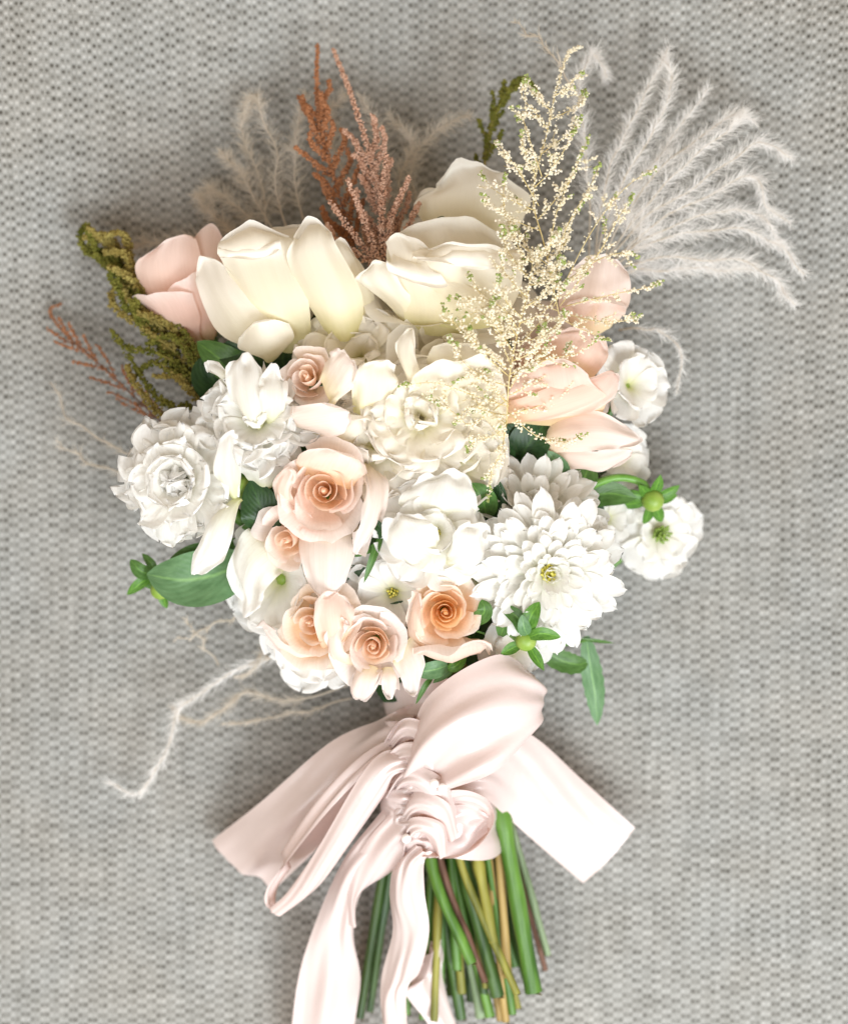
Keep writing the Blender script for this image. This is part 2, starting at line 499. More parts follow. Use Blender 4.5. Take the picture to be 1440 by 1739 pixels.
def pearl_mat():
    m, nt, out = nodes('pearl')
    pr = nt.nodes.new('ShaderNodeBsdfPrincipled')
    lw = nt.nodes.new('ShaderNodeTexNoise'); lw.inputs['Scale'].default_value = 200
    cr = ramp(nt, [(0.3, (0.86, 0.80, 0.77)), (0.7, (0.92, 0.88, 0.85))])
    nt.links.new(lw.outputs['Fac'], cr.inputs[0]); nt.links.new(cr.outputs[0], pr.inputs['Base Color'])
    pr.inputs['Roughness'].default_value = 0.16
    pr.inputs['Coat Weight'].default_value = 0.6
    nt.links.new(pr.outputs[0], out.inputs[0])
    return m


M['pearl'] = pearl_mat()
M['steel'] = plain_mat('pin_steel', (0.6, 0.6, 0.6), (0.7, 0.7, 0.7), 100, 0.3)
M['steel'].node_tree.nodes['Principled BSDF'].inputs['Metallic'].default_value = 1.0


# ------------------------------------------------------------------ the cloth
def cloth_z(x, y):
    """hollow of the upholstered seat: rises towards the far corners and the right edge"""
    r = smooth(0.15, 0.50, x) * 0.07 + smooth(0.16, 0.48, y) * 0.03 + smooth(0.2, 0.55, x + y * 0.9) * 0.04
    l = smooth(0.20, 0.55, -x + y * 0.8) * 0.07
    return r + l + 0.0016 * noise.noise(Vector((x * 6, y * 6, 0.3)))


def build_cloth():
    nx, ny = 120, 140
    X0, X1, Y0, Y1 = -0.75, 0.75, -0.85, 0.85
    V, UV = [], []
    for j in range(ny + 1):
        for i in range(nx + 1):
            x = lerp(X0, X1, i / nx); y = lerp(Y0, Y1, j / ny)
            V.append(Vector((x, y, cloth_z(x, y))))
            UV.append((x + 2.0, y + 2.0))
    o = mesh('upholstery_cloth', V, grid_faces(nx, ny), M['cloth'], None, UV)
    o['kind'] = 'structure'


build_cloth()

# ------------------------------------------------------------------ stems of the bouquet
BIND = W(752, 1300, 4.2)
STEM_ENDS = [  # x,y at the gathering, x,y at the cut end, height cm there, radius (grid units), material
    (650, 1480, 611, 1728, 1.6, 8, 'stem_dark'), (662, 1482, 628, 1717, 1.2, 7, 'stem_dark'),
    (733, 1465, 717, 1731, 3.6, 6, 'stem_green'), (746, 1470, 737, 1733, 4.2, 7, 'stem_olive'),
    (752, 1470, 749, 1720, 3.0, 6, 'stem_green'), (748, 1500, 783, 1730, 2.6, 10, 'stem_dark'),
    (731, 1462, 801, 1636, 6.2, 10, 'stem_green'), (747, 1455, 824, 1668, 5.6, 6, 'stem_brown'),
    (775, 1480, 816, 1728, 2.8, 9, 'stem_pale'), (768, 1460, 832, 1726, 3.6, 9, 'stem_green'),
    (786, 1455, 845, 1692, 4.8, 12, 'stem_dark'), (800, 1450, 849, 1733, 3.2, 6, 'stem_tan'),
    (826, 1420, 859, 1735, 4.6, 7, 'stem_tan'), (778, 1452, 878, 1688, 6.3, 7, 'stem_olive'),
    (812, 1440, 880, 1712, 3.4, 6, 'stem_olive'), (851, 1385, 906, 1685, 5.6, 15, 'stem_green'),
    (868, 1400, 930, 1622, 3.0, 6, 'stem_pale'), (872, 1450, 926, 1648, 2.2, 5, 'stem_brown'),
    (842, 1400, 862, 1660, 5.0, 8, 'stem_tan'), (806, 1430, 838, 1600, 6.0, 9, 'stem_olive'),
    (700, 1480, 690, 1722, 1.8, 8, 'stem_green'), (715, 1480, 742, 1700, 1.6, 8, 'stem_dark'),
    (820, 1450, 875, 1640, 1.6, 9, 'stem_green'), (790, 1480, 800, 1700, 1.5, 9, 'stem_dark'),
    (760, 1480, 765, 1690, 1.4, 8, 'stem_dark'), (838, 1440, 893, 1660, 1.8, 9, 'stem_dark'),
]
stem_i = [0]


def stem(parent, base, thin=None, mat=None):
    """the flower's own stem: from its head down through the binding to a cut end"""
    k = stem_i[0]
    stem_i[0] += 1
    gx, gy, ex, ey, ez, r, sm = STEM_ENDS[k % len(STEM_ENDS)]
    if k >= len(STEM_ENDS):
        q = k - len(STEM_ENDS)
        gx, gy = 738 + (q * 29) % 118, 1440
        ex, ey = gx + (gx - 730) * 0.42 + RND.uniform(-4, 8), 1735 - RND.uniform(5, 90)
        ez = 2.6 + (q * 0.7) % 2.4
        r = RND.uniform(6, 9)
        sm = ('stem_green', 'stem_olive', 'stem_dark', 'stem_green', 'stem_tan')[q % 5]
    g = W(gx, gy, ez * 0.75 + 0.9)
    e = W(ex, ey, ez)
    b = W(lerp(752, gx, 0.65), 1290, ez * 0.55 + 1.9)
    n = W(lerp(740, gx, 0.6), 1190, ez * 0.4 + 3.0)
    mid = base.lerp(n, 0.55) - Vector((0, 0, 0.012))
    pts = catmull([base, mid, n, b, g, e], 40)
    R = r * S0
    rad = [R * (thin or 0.8) if i < 18 else R * lerp(thin or 0.8, 1.0, min(1, (i - 18) / 10)) * (1 + 0.06 * math.sin(i * 1.7 + k) + 0.28 * math.exp(-((i - 29 - (k * 5) % 9) / 0.8) ** 2)) for i in range(41)]
    V, F = tube(pts, rad, 9, cap=False)
    s = mesh('stem', V, F, M[mat or sm], parent)
    # cut face, slightly slanting and paler
    d = (pts[-1] - pts[-3]).normalized()
    x, y, z = frame(d)
    Vc = [pts[-1] + d * R * 0.05]
    for i in range(9):
        a = 2 * PI * i / 9
        Vc.append(pts[-1] + (x * math.cos(a) + y * math.sin(a)) * R * 1.0 + d * R * 0.5 * math.sin(a))
    mesh('cut_end', Vc, [(0, 1 + i, 1 + (i + 1) % 9) for i in range(9)], M['cut'], s)


# ------------------------------------------------------------------ petals and blooms
def sheet(parent, name, left, right, mat, bulge=0.0, nu=14, nv=22, ruffle=0.0, freq=3.0, seed=None, round_tip=0.22, lip=0.3, crease=0.05, roll=None, fold=0.0):
    """a curved sheet between two edge curves of (x, y, z cm), bulging (cm) to the viewer's side;
    petals get a rounded, unevenly rolled lip and shallow lengthwise creases"""
    if seed is None:
        seed = (left[0][0] * 7 + right[-1][1] * 3) % 97
    if roll is None:
        roll = 2.1 if round_tip and mat.name.split('_')[0] in ('cream', 'blush', 'pale', 'clear', 'soft', 'peach') and 'lip' not in mat.name else 0.0
    NV = 48
    lw, rw = [W(*p) for p in left], [W(*p) for p in right]
    if round_tip:
        wm = max((b_ - a_).length for a_, b_ in zip(catmull(lw, 12), catmull(rw, 12)))
        d_ = rw[-1] - lw[-1]
        if d_.length < 0.62 * wm:
            dd = (catmull(rw, 12)[9] - catmull(lw, 12)[9]).normalized()
            c_ = (rw[-1] + lw[-1]) * 0.5
            lw[-1], rw[-1] = c_ - dd * 0.31 * wm, c_ + dd * 0.31 * wm
    Lp = catmull(lw, NV)
    Rp = catmull(rw, NV)
    wid = max((Rp[k] - Lp[k]).length for k in range(NV + 1))
    nf = 2.4 if not round_tip else 2.0

    def at(arr, t):
        u = max(0.0, min(1.0, t)) * NV
        k = min(int(u), NV - 1)
        return arr[k].lerp(arr[k + 1], u - k)
    V, UV = [], []
    for j in range(nv + 1):
        t0 = j / nv
        if round_tip:
            t0 = 1 - (1 - t0) ** 1.35
        for i in range(nu + 1):
            s = i / nu
            q = abs(2 * s - 1)
            tb = min(t0 / 0.82, 1.0) * 0.98 if roll else t0
            t = tb * (1 - round_tip * q ** 2.1)
            if round_tip:
                t *= 1 - 0.05 * smooth(0.5, 1, t0) * (0.5 + noise.noise(Vector((s * 3.1, seed * 1.7, 3.3))))
            a, b = at(Lp, t), at(Rp, t)
            al = at(Lp, t + 0.03) + at(Rp, t + 0.03) - at(Lp, t - 0.03) - at(Rp, t - 0.03)
            nrm = (b - a).cross(al)
            nrm = nrm.normalized() if nrm.length > 1e-9 else Vector((0, 0, 1))
            if nrm.z < 0:
                nrm = -nrm
            p = a.lerp(b, s) + nrm * (bulge * 0.01 * 4 * s * (1 - s))
            if round_tip:
                e = max(smooth(0.72, 1, q) * smooth(0.2, 0.7, t0), smooth(0.74, 1.0, t0))
                un = 0.45 + 1.1 * noise.noise(Vector((s * 2.2, t0 * 1.6, seed * 2.9)))
                lp = lip * 0.01 * e * e * max(0.0, un + 0.25)
                p = p + nrm * lp
                if al.length > 1e-9:
                    p = p - al.normalized() * lp * 0.6 * smooth(0.75, 1.0, t0)
                p = p + nrm * (wid * crease * noise.noise(Vector((s * 5.0, t0 * 1.3, seed * 1.3 + 9))) * smooth(0, 0.4, t0))
                p = p + nrm * (wid * 0.07 * noise.noise(Vector((s * 1.6, t0 * 1.8, seed * 4.1))))
            if roll and t0 > 0.82 and al.length > 1e-9:
                th_ = (t0 - 0.82) / 0.18 * roll * (0.75 + 0.7 * noise.noise(Vector((s * 2.0, seed * 2.3, 6.1))))
                rr_ = wid * 0.045 * (0.8 + 0.9 * noise.noise(Vector((s * 1.7, seed * 3.1, 2.2)))) * (1 - 0.5 * q * q)
                p = p + al.normalized() * rr_ * math.sin(th_) + nrm * rr_ * (1 - math.cos(th_))
            if fold:
                dk = fold * 0.01 * (0.10 + 0.90 * (1 - smooth(0.0, 0.55, t0)))
                p = p + nrm * dk * noise.noise(Vector((s * 5.5 + 0.6 * math.sin(t0 * 5), t0 * 1.4, seed * 2.7 + 0.3))) * 1.8
            if ruffle:
                e = max(smooth(0.5, 1, q), smooth(0.55, 1.0, t0)) if round_tip else 1.0
                p = p + nrm * ruffle * 0.01 * e * noise.noise(Vector((s * freq * 1.3, t0 * freq * 1.3, seed * 3.7 + 0.5))) * 2.4
            V.append(p)
            UV.append((s, t0))
    return mesh(name, V, grid_faces(nu, nv), mat, parent, UV)


def petal_pts(base, x, y, z, L, Wd, a=0.6, b=3.0, c=0.5, cup=0.3, bend0=0.0, bend1=0.6, ruffle=0.0, rf=3.0, notch=0.0, seed=0, nu=8, nv=9, fold=0.0, twist=0.0):
    """petal growing from base along y, width along x, inner face to z"""
    V, UV = [], []
    # peak of the width profile
    pk = max(((k / 40) ** a) * ((1 - (k / 40) ** b) ** c) for k in range(1, 40))
    # spine by integration of the bend
    sp = [(0.0, 0.0)]
    dl = L / nv
    for j in range(nv):
        ang = bend0 + bend1 * ((j + 0.5) / nv)
        py, pz = sp[-1]
        sp.append((py + dl * math.cos(ang), pz - dl * math.sin(ang)))
    def spine(t):
        u = t * nv
        k = min(int(u), nv - 1)
        q = u - k
        return sp[k][0] + (sp[k + 1][0] - sp[k][0]) * q, sp[k][1] + (sp[k + 1][1] - sp[k][1]) * q
    for j in range(nv + 1):
        t = 1 - (1 - j / nv) ** 1.7
        w = Wd * 0.5 * (max(t, 0.03) ** a) * (max(1 - t ** b, 0.0) ** c) / pk
        w = max(w, Wd * 0.06)
        ang = bend0 + bend1 * t
        ny = Vector((0, math.sin(ang), math.cos(ang)))
        for i in range(nu + 1):
            s = 2 * i / nu - 1
            ext = 1.0
            if notch:
                ext = 1 - notch * smooth(0.55, 1, t) * (0.5 + 0.9 * noise.noise(Vector((s * 2.3, seed * 5.1, 1.3))))
            ly, lz = spine(t)
            ly *= ext
            tw = twist * t
            lx = s * w
            h = cup * w * s * s - fold * w * (1 - abs(s))
            if ruffle:
                e = smooth(0.35, 1.0, t) * (0.45 + 0.55 * abs(s))
                h += ruffle * L * e * noise.noise(Vector((s * rf, t * rf * 0.7, seed * 7.31 + 0.1))) * 1.6
            lx2 = lx * math.cos(tw) - h * math.sin(tw)
            h2 = lx * math.sin(tw) + h * math.cos(tw)
            p = base + x * lx2 + y * (ly + h2 * ny.y) + z * (lz + h2 * ny.z)
            V.append(p)
            UV.append((i / nu, t))
    return V, grid_faces(nu, nv), UV


def bloom(name, label, cat, c, axis, rings, mat, group=None, roll=0.0, seed=1, sepals=True, stemmed=True, depth=0.5, centre=None):
    """flower of petal rings. rings: (n, length, width, tilt deg, r0, dict) in grid units. c = heart of the flower"""
    rn = random.Random(seed)
    x, y, a = frame(axis, roll)
    heart = W(*c)
    R = max(r[1] for r in rings) * S0
    base = heart - a * R * depth
    th = thing(name, base, label, cat, group)
    for ri, (n, L, Wd, tilt, r0, kw) in enumerate(rings):
        off = rn.uniform(0, 6.28)
        for k in range(n):
            kw2 = dict(kw)
            jit = kw2.pop('jit', 0.12)
            lift = kw2.pop('lift', 0.0)
            mm = kw2.pop('mat', mat)
            ph = off + 2 * PI * (k + rn.uniform(-jit, jit)) / n
            al = math.radians(tilt + rn.uniform(-1, 1) * 60 * jit)
            rad = x * math.cos(ph) + y * math.sin(ph)
            tang = a.cross(rad)
            dirn = rad * math.sin(al) + a * math.cos(al)
            nrm = a * math.sin(al) - rad * math.cos(al)
            b = heart + rad * r0 * S0 + a * (lift * S0 - 0.12 * R * (len(rings) - 1 - ri) * 0 )
            if tilt > 60:
                b = b - a * R * 0.10
            sc = rn.uniform(0.88, 1.1)
            V, F, UV = petal_pts(b, tang, dirn, nrm, L * S0 * sc, Wd * S0 * rn.uniform(0.88, 1.1), seed=rn.uniform(0, 99), **kw2)
            mesh('petal', V, F, mm, th, UV)
    # receptacle and sepals
    V, F = ball(heart - a * R * 0.14, R * 0.13, 8, 6)
    mesh('receptacle', V, F, M['bud'], th)
    if centre:
        B = Bag()
        nC, rC, mC = centre
        for k in range(nC):
            rr = rC * S0 * math.sqrt((k + 0.5) / nC); ph = k * 2.39996
            p0 = heart + (x * math.cos(ph) + y * math.sin(ph)) * rr * 0.6 + a * 0.001
            p1 = heart + (x * math.cos(ph) + y * math.sin(ph)) * rr * 1.1 + a * (rC * S0 * rn.uniform(0.8, 1.5))
            B.add(tube([p0, p0.lerp(p1, 0.5) + a * 0.0006, p1], [0.0005, 0.0006, 0.0009], 5))
        mesh('stamens', B.V, B.F, mC, th, kind='stuff')
    if stemmed:
        stem(th, heart - a * R * 0.2)
    return th


def rose(name, label, c, axis, R, H, n, opn, mat, heart_mat=None, heart_n=5, seed=1, roll=0.0, group=None, cat='rose', flat=0.3, nu=12, nv=11, sepal=True, stemmed=True, close=0.17):
    """spiral of cupped petals; c = middle of the rim, R rim radius, H depth (grid units)"""
    rn = random.Random(seed)
    x, y, a = frame(axis, roll)
    rim = W(*c)
    R *= S0; H *= S0
    base = rim - a * H
    th = thing(name, base, label, cat, group)
    ang = rn.uniform(0, 6.28)
    for k in range(n):
        f = k / (n - 1)
        rr = R * (0.035 + 0.965 * f ** 0.95)
        half = lerp(1.9, 1.0, min(1, f * 1.9)) * rn.uniform(0.85, 1.15)
        Hk = H * (1.0 - (flat * 0.8 + 0.14) * f) * rn.uniform(0.97, 1.03)
        fl = (0.10 + opn * 0.70 * f ** 1.2) * rn.uniform(0.7, 1.25)
        rr *= rn.uniform(0.93, 1.07)
        pin = rn.uniform(0.02, 0.12)
        cl = (1 - f) * close + 0.04
        ang += 2.39996 + rn.uniform(-0.25, 0.25)
        sd = rn.uniform(0, 99)
        lip = rn.uniform(0.6, 1.3) * f
        tuck = 0.16 * (1 if rn.random() < 0.9 else -1)
        V, UV = [], []
        for j in range(nv + 1):
            t = j / nv
            for i in range(nu + 1):
                s = 2 * i / nu - 1
                te = t * (1 - 0.20 * abs(s) ** 2.6 + 0.03 * f * (1 - abs(s)) ** 2)
                wob = 0.03 * noise.noise(Vector((s * 1.7, t * 1.5, sd)))
                ph = ang + s * half * (0.5 + 0.5 * smooth(0, 0.6, t))
                q = min(1, te / 0.8)
                rad = rr * (0.16 + 0.84 * math.sin(PI / 2 * q) ** 0.9)
                rad *= 1 + tuck * s * 0.9 + wob * 2 + pin * (math.exp(-(s * 3.2) ** 2) - 0.5 * math.exp(-((abs(s) - 0.55) * 4) ** 2)) * smooth(0.4, 1, te)
                rad -= rr * cl * smooth(0.55, 1.0, te)
                edge = smooth(0.62, 1.0, te)
                rad += rr * fl * edge ** 1.4 * (1 + 0.35 * s * s)
                z = Hk * te - rr * fl * lip * 0.55 * smooth(0.8, 1.02, te) ** 1.5 * (0.6 + 0.7 * s * s)
                z += 0.05 * rr * f * edge * noise.noise(Vector((s * 2.6, sd, 0.7))) * 2.2
                rad += 0.06 * rr * f * edge * noise.noise(Vector((s * 3.1, sd, 4.7))) * 2
                V.append(base + (x * math.cos(ph) + y * math.sin(ph)) * rad + a * z)
                UV.append((i / nu, t))
        mm = heart_mat if (heart_mat and k < heart_n) else mat
        mesh('petal', V, grid_faces(nu, nv), mm, th, UV)
    Vh, Fh = tube([base + a * H * 0.3, base + a * H * 0.7, base + a * H * 0.88, base + a * H * 0.93], [R * 0.10, R * 0.085, R * 0.05, R * 0.015], 8)
    mesh('heart', Vh, Fh, heart_mat or mat, th, [(0.5, 0.6)] * len(Vh))
    # calyx
    V, F = ball(base - a * R * 0.02, R * 0.22, 8, 6)
    mesh('calyx', V, F, M['stem_green'], th)
    if sepal:
        for k in range(5):
            ph = k * 2 * PI / 5 + seed
            rad = x * math.cos(ph) + y * math.sin(ph)
            V, F, UV = petal_pts(base - a * R * 0.05 + rad * R * 0.1, a.cross(rad), (rad * 0.8 + a * 0.5).normalized(), (a * 0.8 - rad * 0.5).normalized(), R * 0.75, R * 0.22, a=0.3, b=1.0, c=1.0, cup=0.3, bend1=0.5, nu=4, nv=6)
            mesh('sepal', V, F, M['leaf'], th, UV)
    if stemmed:
        stem(th, base - a * R * 0.1)
    return th


def leaf(parent, pts, width, mat, name='leaf', cup=0.25, serr=0.0, nv=16, a=0.5, b=1.8, c=0.8, tilt=(0, 0, 1)):
    """leaf blade along a path of (x,y,zcm)"""
    P = catmull([W(*p) for p in pts], nv)
    V, UV = [], []
    nu = 8
    pk = max(((k / 40) ** a) * ((1 - (k / 40) ** b) ** c) for k in range(1, 40))
    up = Vector(tilt).normalized()
    for j in range(nv + 1):
        t = j / nv
        d = (P[min(j + 1, nv)] - P[max(j - 1, 0)]).normalized()
        x = d.cross(up).normalized()
        z = x.cross(d)
        w = width * 0.5 * S0 * (max(t, 0.02) ** a) * (max(1 - t ** b, 0.004) ** c) / pk
        if serr and j % 2:
            w *= 1 - serr
        for i in range(nu + 1):
            s = 2 * i / nu - 1
            V.append(P[j] + x * s * w + z * (cup * w * abs(s) ** 1.3 + 0.06 * w * math.sin(t * 9 + s * 2)))
            UV.append((i / nu, t))
    return mesh(name, V, grid_faces(nu, nv), mat, parent, UV)


# ------------------------------------------------------------------ roses
CR, BL, PE = M['cream'], M['blush'], M['peach']

r = rose('blush_rose', 'blush rose bud at the back between moss green spray and cream rose', (303, 432, 7.0), (-0.28, 0.86, 0.30), 78, 165, 9, 0.30, M['pink'], seed=3, flat=0.1)
sheet(r, 'petal', [(330, 585, 5.0), (262, 520, 6.2), (232, 455, 7.4), (262, 428, 7.8)], [(350, 585, 5.2), (352, 520, 7.4), (345, 440, 8.2), (330, 385, 8.0)], M['pink'], 0.7, ruffle=0.1, lip=0.4, round_tip=0.12)
sheet(r, 'petal', [(345, 580, 5.0), (318, 500, 6.8), (318, 430, 7.6), (345, 378, 7.2)], [(365, 580, 5.0), (385, 500, 6.6), (385, 430, 7.4), (372, 385, 7.2)], M['pink'], 0.6)

r = rose('cream_rose', 'cream rose with a drooping outer petal, between the blush bud and a paler bloom', (462, 420, 9.0), (0.0, 0.88, 0.42), 84, 180, 11, 0.32, CR, seed=5, flat=0.1)
sheet(r, 'petal', [(448, 606, 9.0), (372, 560, 9.8), (340, 490, 10.0), (344, 442, 9.6)], [(478, 596, 9.4), (486, 545, 11.0), (425, 498, 11.2), (372, 434, 10.2)], CR, 0.5, ruffle=0.15)
sheet(r, 'petal', [(445, 600, 9.6), (405, 590, 10.4), (425, 540, 11.2)], [(472, 608, 9.6), (500, 570, 10.8), (470, 530, 11.4)], CR, 0.6)
sheet(r, 'petal', [(470, 590, 9.0), (412, 510, 11.0), (376, 440, 11.2), (372, 425, 11.4), (384, 412, 10.8)], [(530, 585, 9.2), (525, 510, 11.4), (505, 440, 11.4), (500, 415, 11.4), (470, 405, 10.6)], CR, 0.8, ruffle=0.1, lip=0.4, round_tip=0.12)
sheet(r, 'petal', [(400, 470, 9.0), (385, 430, 9.6), (430, 402, 9.0)], [(540, 480, 9.0), (556, 405, 9.6), (520, 388, 8.8)], CR, 0.3, ruffle=0.2)

sheet(r, 'petal', [(372, 424, 11.2), (374, 434, 12.0), (386, 446, 12.1)], [(474, 402, 11.0), (478, 420, 12.2), (462, 442, 12.2)], M['creamlip'], 0.25, ruffle=0.2, lip=0.1)

r = rose('cream_rose', 'pale cream rose with one smooth upright petal, below the dusty pink plume', (556, 428, 10.0), (-0.20, 0.86, 0.42), 60, 150, 9, 0.25, CR, seed=8, flat=0.1)
sheet(r, 'petal', [(556, 570, 10.0), (516, 505, 11.6), (488, 440, 12.0), (500, 418, 12.0), (516, 410, 11.4)], [(615, 560, 10.0), (615, 500, 11.6), (580, 430, 12.2), (566, 408, 12.0), (556, 402, 11.2)], CR, 0.9, lip=0.4, round_tip=0.12)
sheet(r, 'petal', [(600, 560, 9.6), (590, 500, 11.0), (566, 430, 11.4), (558, 406, 10.8)], [(632, 550, 9.2), (636, 500, 9.8), (612, 450, 10.4), (580, 412, 10.2)], CR, 0.4)


r = rose('cream_rose', 'wide open cream rose partly veiled by pale astilbe, petals folded back', (748, 452, 10.2), (0.08, 0.72, 0.66), 112, 140, 12, 0.55, CR, seed=12, flat=0.25)
sheet(r, 'petal', [(690, 560, 9.8), (640, 500, 11.0), (606, 478, 11.6), (612, 462, 11.8)], [(740, 560, 10.0), (716, 520, 11.8), (680, 470, 12.4), (662, 436, 12.0)], CR, 0.3, ruffle=0.2)
sheet(r, 'petal', [(690, 555, 10.2), (680, 500, 12.0), (665, 440, 12.2), (676, 405, 11.6)], [(800, 560, 10.4), (830, 510, 13.0), (770, 470, 13.0), (700, 408, 12.0)], CR, 0.6, ruffle=0.1, lip=0.4, round_tip=0.12)
sheet(r, 'petal', [(700, 540, 10.6), (690, 470, 12.2), (690, 440, 12.6), (712, 432, 12.6)], [(850, 550, 11.0), (880, 500, 12.4), (888, 450, 12.8), (872, 434, 12.6)], CR, 0.9, ruffle=0.12, lip=0.4, round_tip=0.12)
sheet(r, 'petal', [(664, 470, 10.2), (656, 430, 11.0), (672, 402, 10.6)], [(870, 480, 10.4), (882, 430, 10.8), (850, 398, 10.2)], CR, 0.8, ruffle=0.25)

sheet(r, 'petal', [(700, 430, 12.7), (702, 440, 13.5), (722, 448, 13.6)], [(882, 430, 12.7), (890, 448, 13.5), (868, 466, 13.6)], M['creamlip'], 0.3, ruffle=0.25, lip=0.1)
sheet(r, 'petal', [(664, 436, 12.2), (658, 452, 13.0), (668, 474, 13.1)], [(704, 436, 12.5), (748, 468, 13.6), (776, 502, 13.6)], M['creamlip'], 0.25, ruffle=0.25, lip=0.1)

r = rose('cream_rose', 'cream rose far back behind the wide open one, broad smooth petals', (806, 335, 7.2), (0.0, 0.9, 0.4), 88, 140, 9, 0.35, CR, seed=15, flat=0.15)
sheet(r, 'petal', [(740, 420, 7.4), (712, 370, 8.4), (704, 345, 8.6), (740, 325, 8.4), (770, 304, 7.8)], [(860, 420, 7.4), (888, 372, 8.6), (900, 335, 8.6), (860, 312, 8.4), (815, 296, 7.8)], CR, 0.8, ruffle=0.12, lip=0.4, round_tip=0.12)
sheet(r, 'petal', [(740, 420, 7.0), (716, 360, 7.6), (700, 322, 7.8)], [(770, 420, 7.0), (770, 350, 8.0), (752, 310, 8.2)], CR, 0.4)

r = rose('cream_rose', 'cream cup shaped rose in the middle with a deep open heart', (768, 600, 12.4), (0.10, 0.30, 0.95), 88, 95, 12, 0.5, CR, seed=21, flat=0.2, close=0.1)
sheet(r, 'petal', [(700, 690, 11.0), (690, 640, 13.2), (672, 590, 13.4), (690, 555, 13.0)], [(740, 690, 11.6), (720, 640, 13.6), (706, 600, 13.6), (716, 560, 13.2)], CR, 0.4, ruffle=0.15)
sheet(r, 'petal', [(690, 735, 11.0), (690, 690, 12.8), (700, 640, 13.8), (720, 622, 13.8)], [(850, 745, 11.0), (862, 690, 12.8), (850, 630, 13.6), (835, 615, 13.6)], CR, 0.35, ruffle=0.4)
sheet(r, 'petal', [(720, 640, 12.2), (728, 600, 13.2), (745, 580, 13.2)], [(830, 640, 12.2), (828, 610, 13.2), (815, 590, 13.2)], CR, 0.4)

r = rose('blush_rose', 'small blush rose beside the silvery grass, behind the pale astilbe', (1012, 486, 8.6), (0.35, 0.55, 0.7), 52, 85, 9, 0.3, M['pinkpale'], M['pinkpale'], 4, seed=27, flat=0.15)
sheet(r, 'petal', [(975, 560, 8.0), (948, 515, 9.2), (965, 465, 9.8), (1000, 448, 9.6)], [(1040, 550, 8.0), (1068, 510, 9.0), (1066, 470, 9.4), (1040, 448, 9.2)], M['pinkpale'], 0.8, ruffle=0.2)
sheet(r, 'petal', [(960, 540, 8.4), (955, 520, 9.4), (985, 500, 10.0)], [(1045, 545, 8.4), (1062, 530, 9.4), (1062, 500, 9.6)], M['pinkpale'], 0.5, ruffle=0.2)

r = rose('peach_rose', 'large loose peach rose with folded petals under the pale astilbe', (940, 625, 10.4), (0.20, 0.25, 0.95), 84, 75, 11, 0.6, BL, M['blushin'], 5, seed=31, flat=0.35)
sheet(r, 'petal', [(860, 712, 10.4), (850, 690, 11.8), (870, 650, 12.8), (900, 630, 12.8)], [(1020, 700, 10.4), (1030, 670, 12.0), (1000, 640, 12.8), (960, 622, 12.6)], M['pink'], 0.7, ruffle=0.3)
sheet(r, 'petal', [(848, 700, 11.6), (870, 680, 12.8), (930, 660, 13.4), (1000, 640, 12.8), (1040, 612, 12.0)], [(862, 716, 11.0), (910, 716, 12.0), (970, 706, 12.4), (1030, 680, 11.8), (1045, 640, 11.2)], M['pink'], 0.4, ruffle=0.3)
sheet(r, 'petal', [(900, 600, 10.8), (930, 570, 11.6), (960, 560, 11.4)], [(1000, 650, 11.4), (1030, 610, 11.6), (1030, 575, 11.2)], M['pink'], 0.4, ruffle=0.3)

r = rose('pink_rose', 'pale pink rose lying sideways, its long smooth petals above the curved green stem', (1010, 748, 8.8), (0.95, -0.05, 0.35), 40, 110, 7, 0.15, M['pinkpale'], seed=35, flat=0.1)
sheet(r, 'petal', [(925, 745, 9.6), (950, 708, 10.8), (1010, 698, 11.2), (1060, 722, 10.8), (1078, 745, 10.2)], [(930, 770, 9.4), (960, 768, 11.0), (1010, 766, 11.4), (1050, 762, 11.0), (1078, 750, 10.2)], M['pinkpale'], 0.5, ruffle=0.1)
sheet(r, 'petal', [(930, 758, 9.2), (965, 758, 10.4), (1015, 762, 10.6), (1078, 748, 10.2)], [(940, 790, 8.8), (980, 795, 9.6), (1030, 794, 9.8), (1072, 768, 9.6)], M['pinkpale'], 0.5, ruffle=0.15)

r = rose('peach_rose', 'deep peach spray rose with an orange heart and a tight spiral', (757, 1042, 14.0), (0.02, -0.06, 1.0), 52, 66, 20, 0.36, PE, M['peachin'], 11, seed=41, flat=0.3)
sheet(r, 'petal', [(700, 1100, 11.0), (690, 1070, 12.2), (698, 1030, 12.8), (712, 1005, 12.6)], [(735, 1110, 11.4), (720, 1080, 13.0), (718, 1040, 13.6), (726, 1012, 13.2)], BL, 0.2, ruffle=0.2)
sheet(r, 'petal', [(715, 1095, 11.6), (700, 1100, 12.4), (705, 1085, 13.0)], [(820, 1100, 11.6), (836, 1098, 12.2), (826, 1070, 13.0)], BL, 0.7, ruffle=0.3)

r = rose('blush_rose', 'blush spray rose with a coiled apricot heart just above the ribbon', (632, 1102, 13.2), (-0.06, -0.16, 0.98), 58, 66, 19, 0.42, M['palepink'], M['blushin'], 10, seed=47, flat=0.35)
sheet(r, 'petal', [(615, 1130, 11.4), (592, 1150, 11.8), (583, 1170, 11.4), (592, 1184, 10.9)], [(650, 1140, 11.6), (650, 1160, 12.0), (645, 1175, 11.5), (630, 1183, 11.0)], M['palepink'], 0.4, ruffle=0.25, round_tip=1)
sheet(r, 'petal', [(648, 1135, 11.6), (648, 1160, 11.9), (650, 1182, 11.3)], [(672, 1135, 11.6), (678, 1155, 11.9), (672, 1176, 11.3)], M['palepink'], 0.3, ruffle=0.2)
sheet(r, 'petal', [(668, 1120, 11.8), (680, 1150, 12.0), (694, 1176, 11.2)], [(700, 1080, 12.0), (718, 1110, 12.2), (706, 1165, 11.4)], M['palepink'], 0.3, ruffle=0.25)
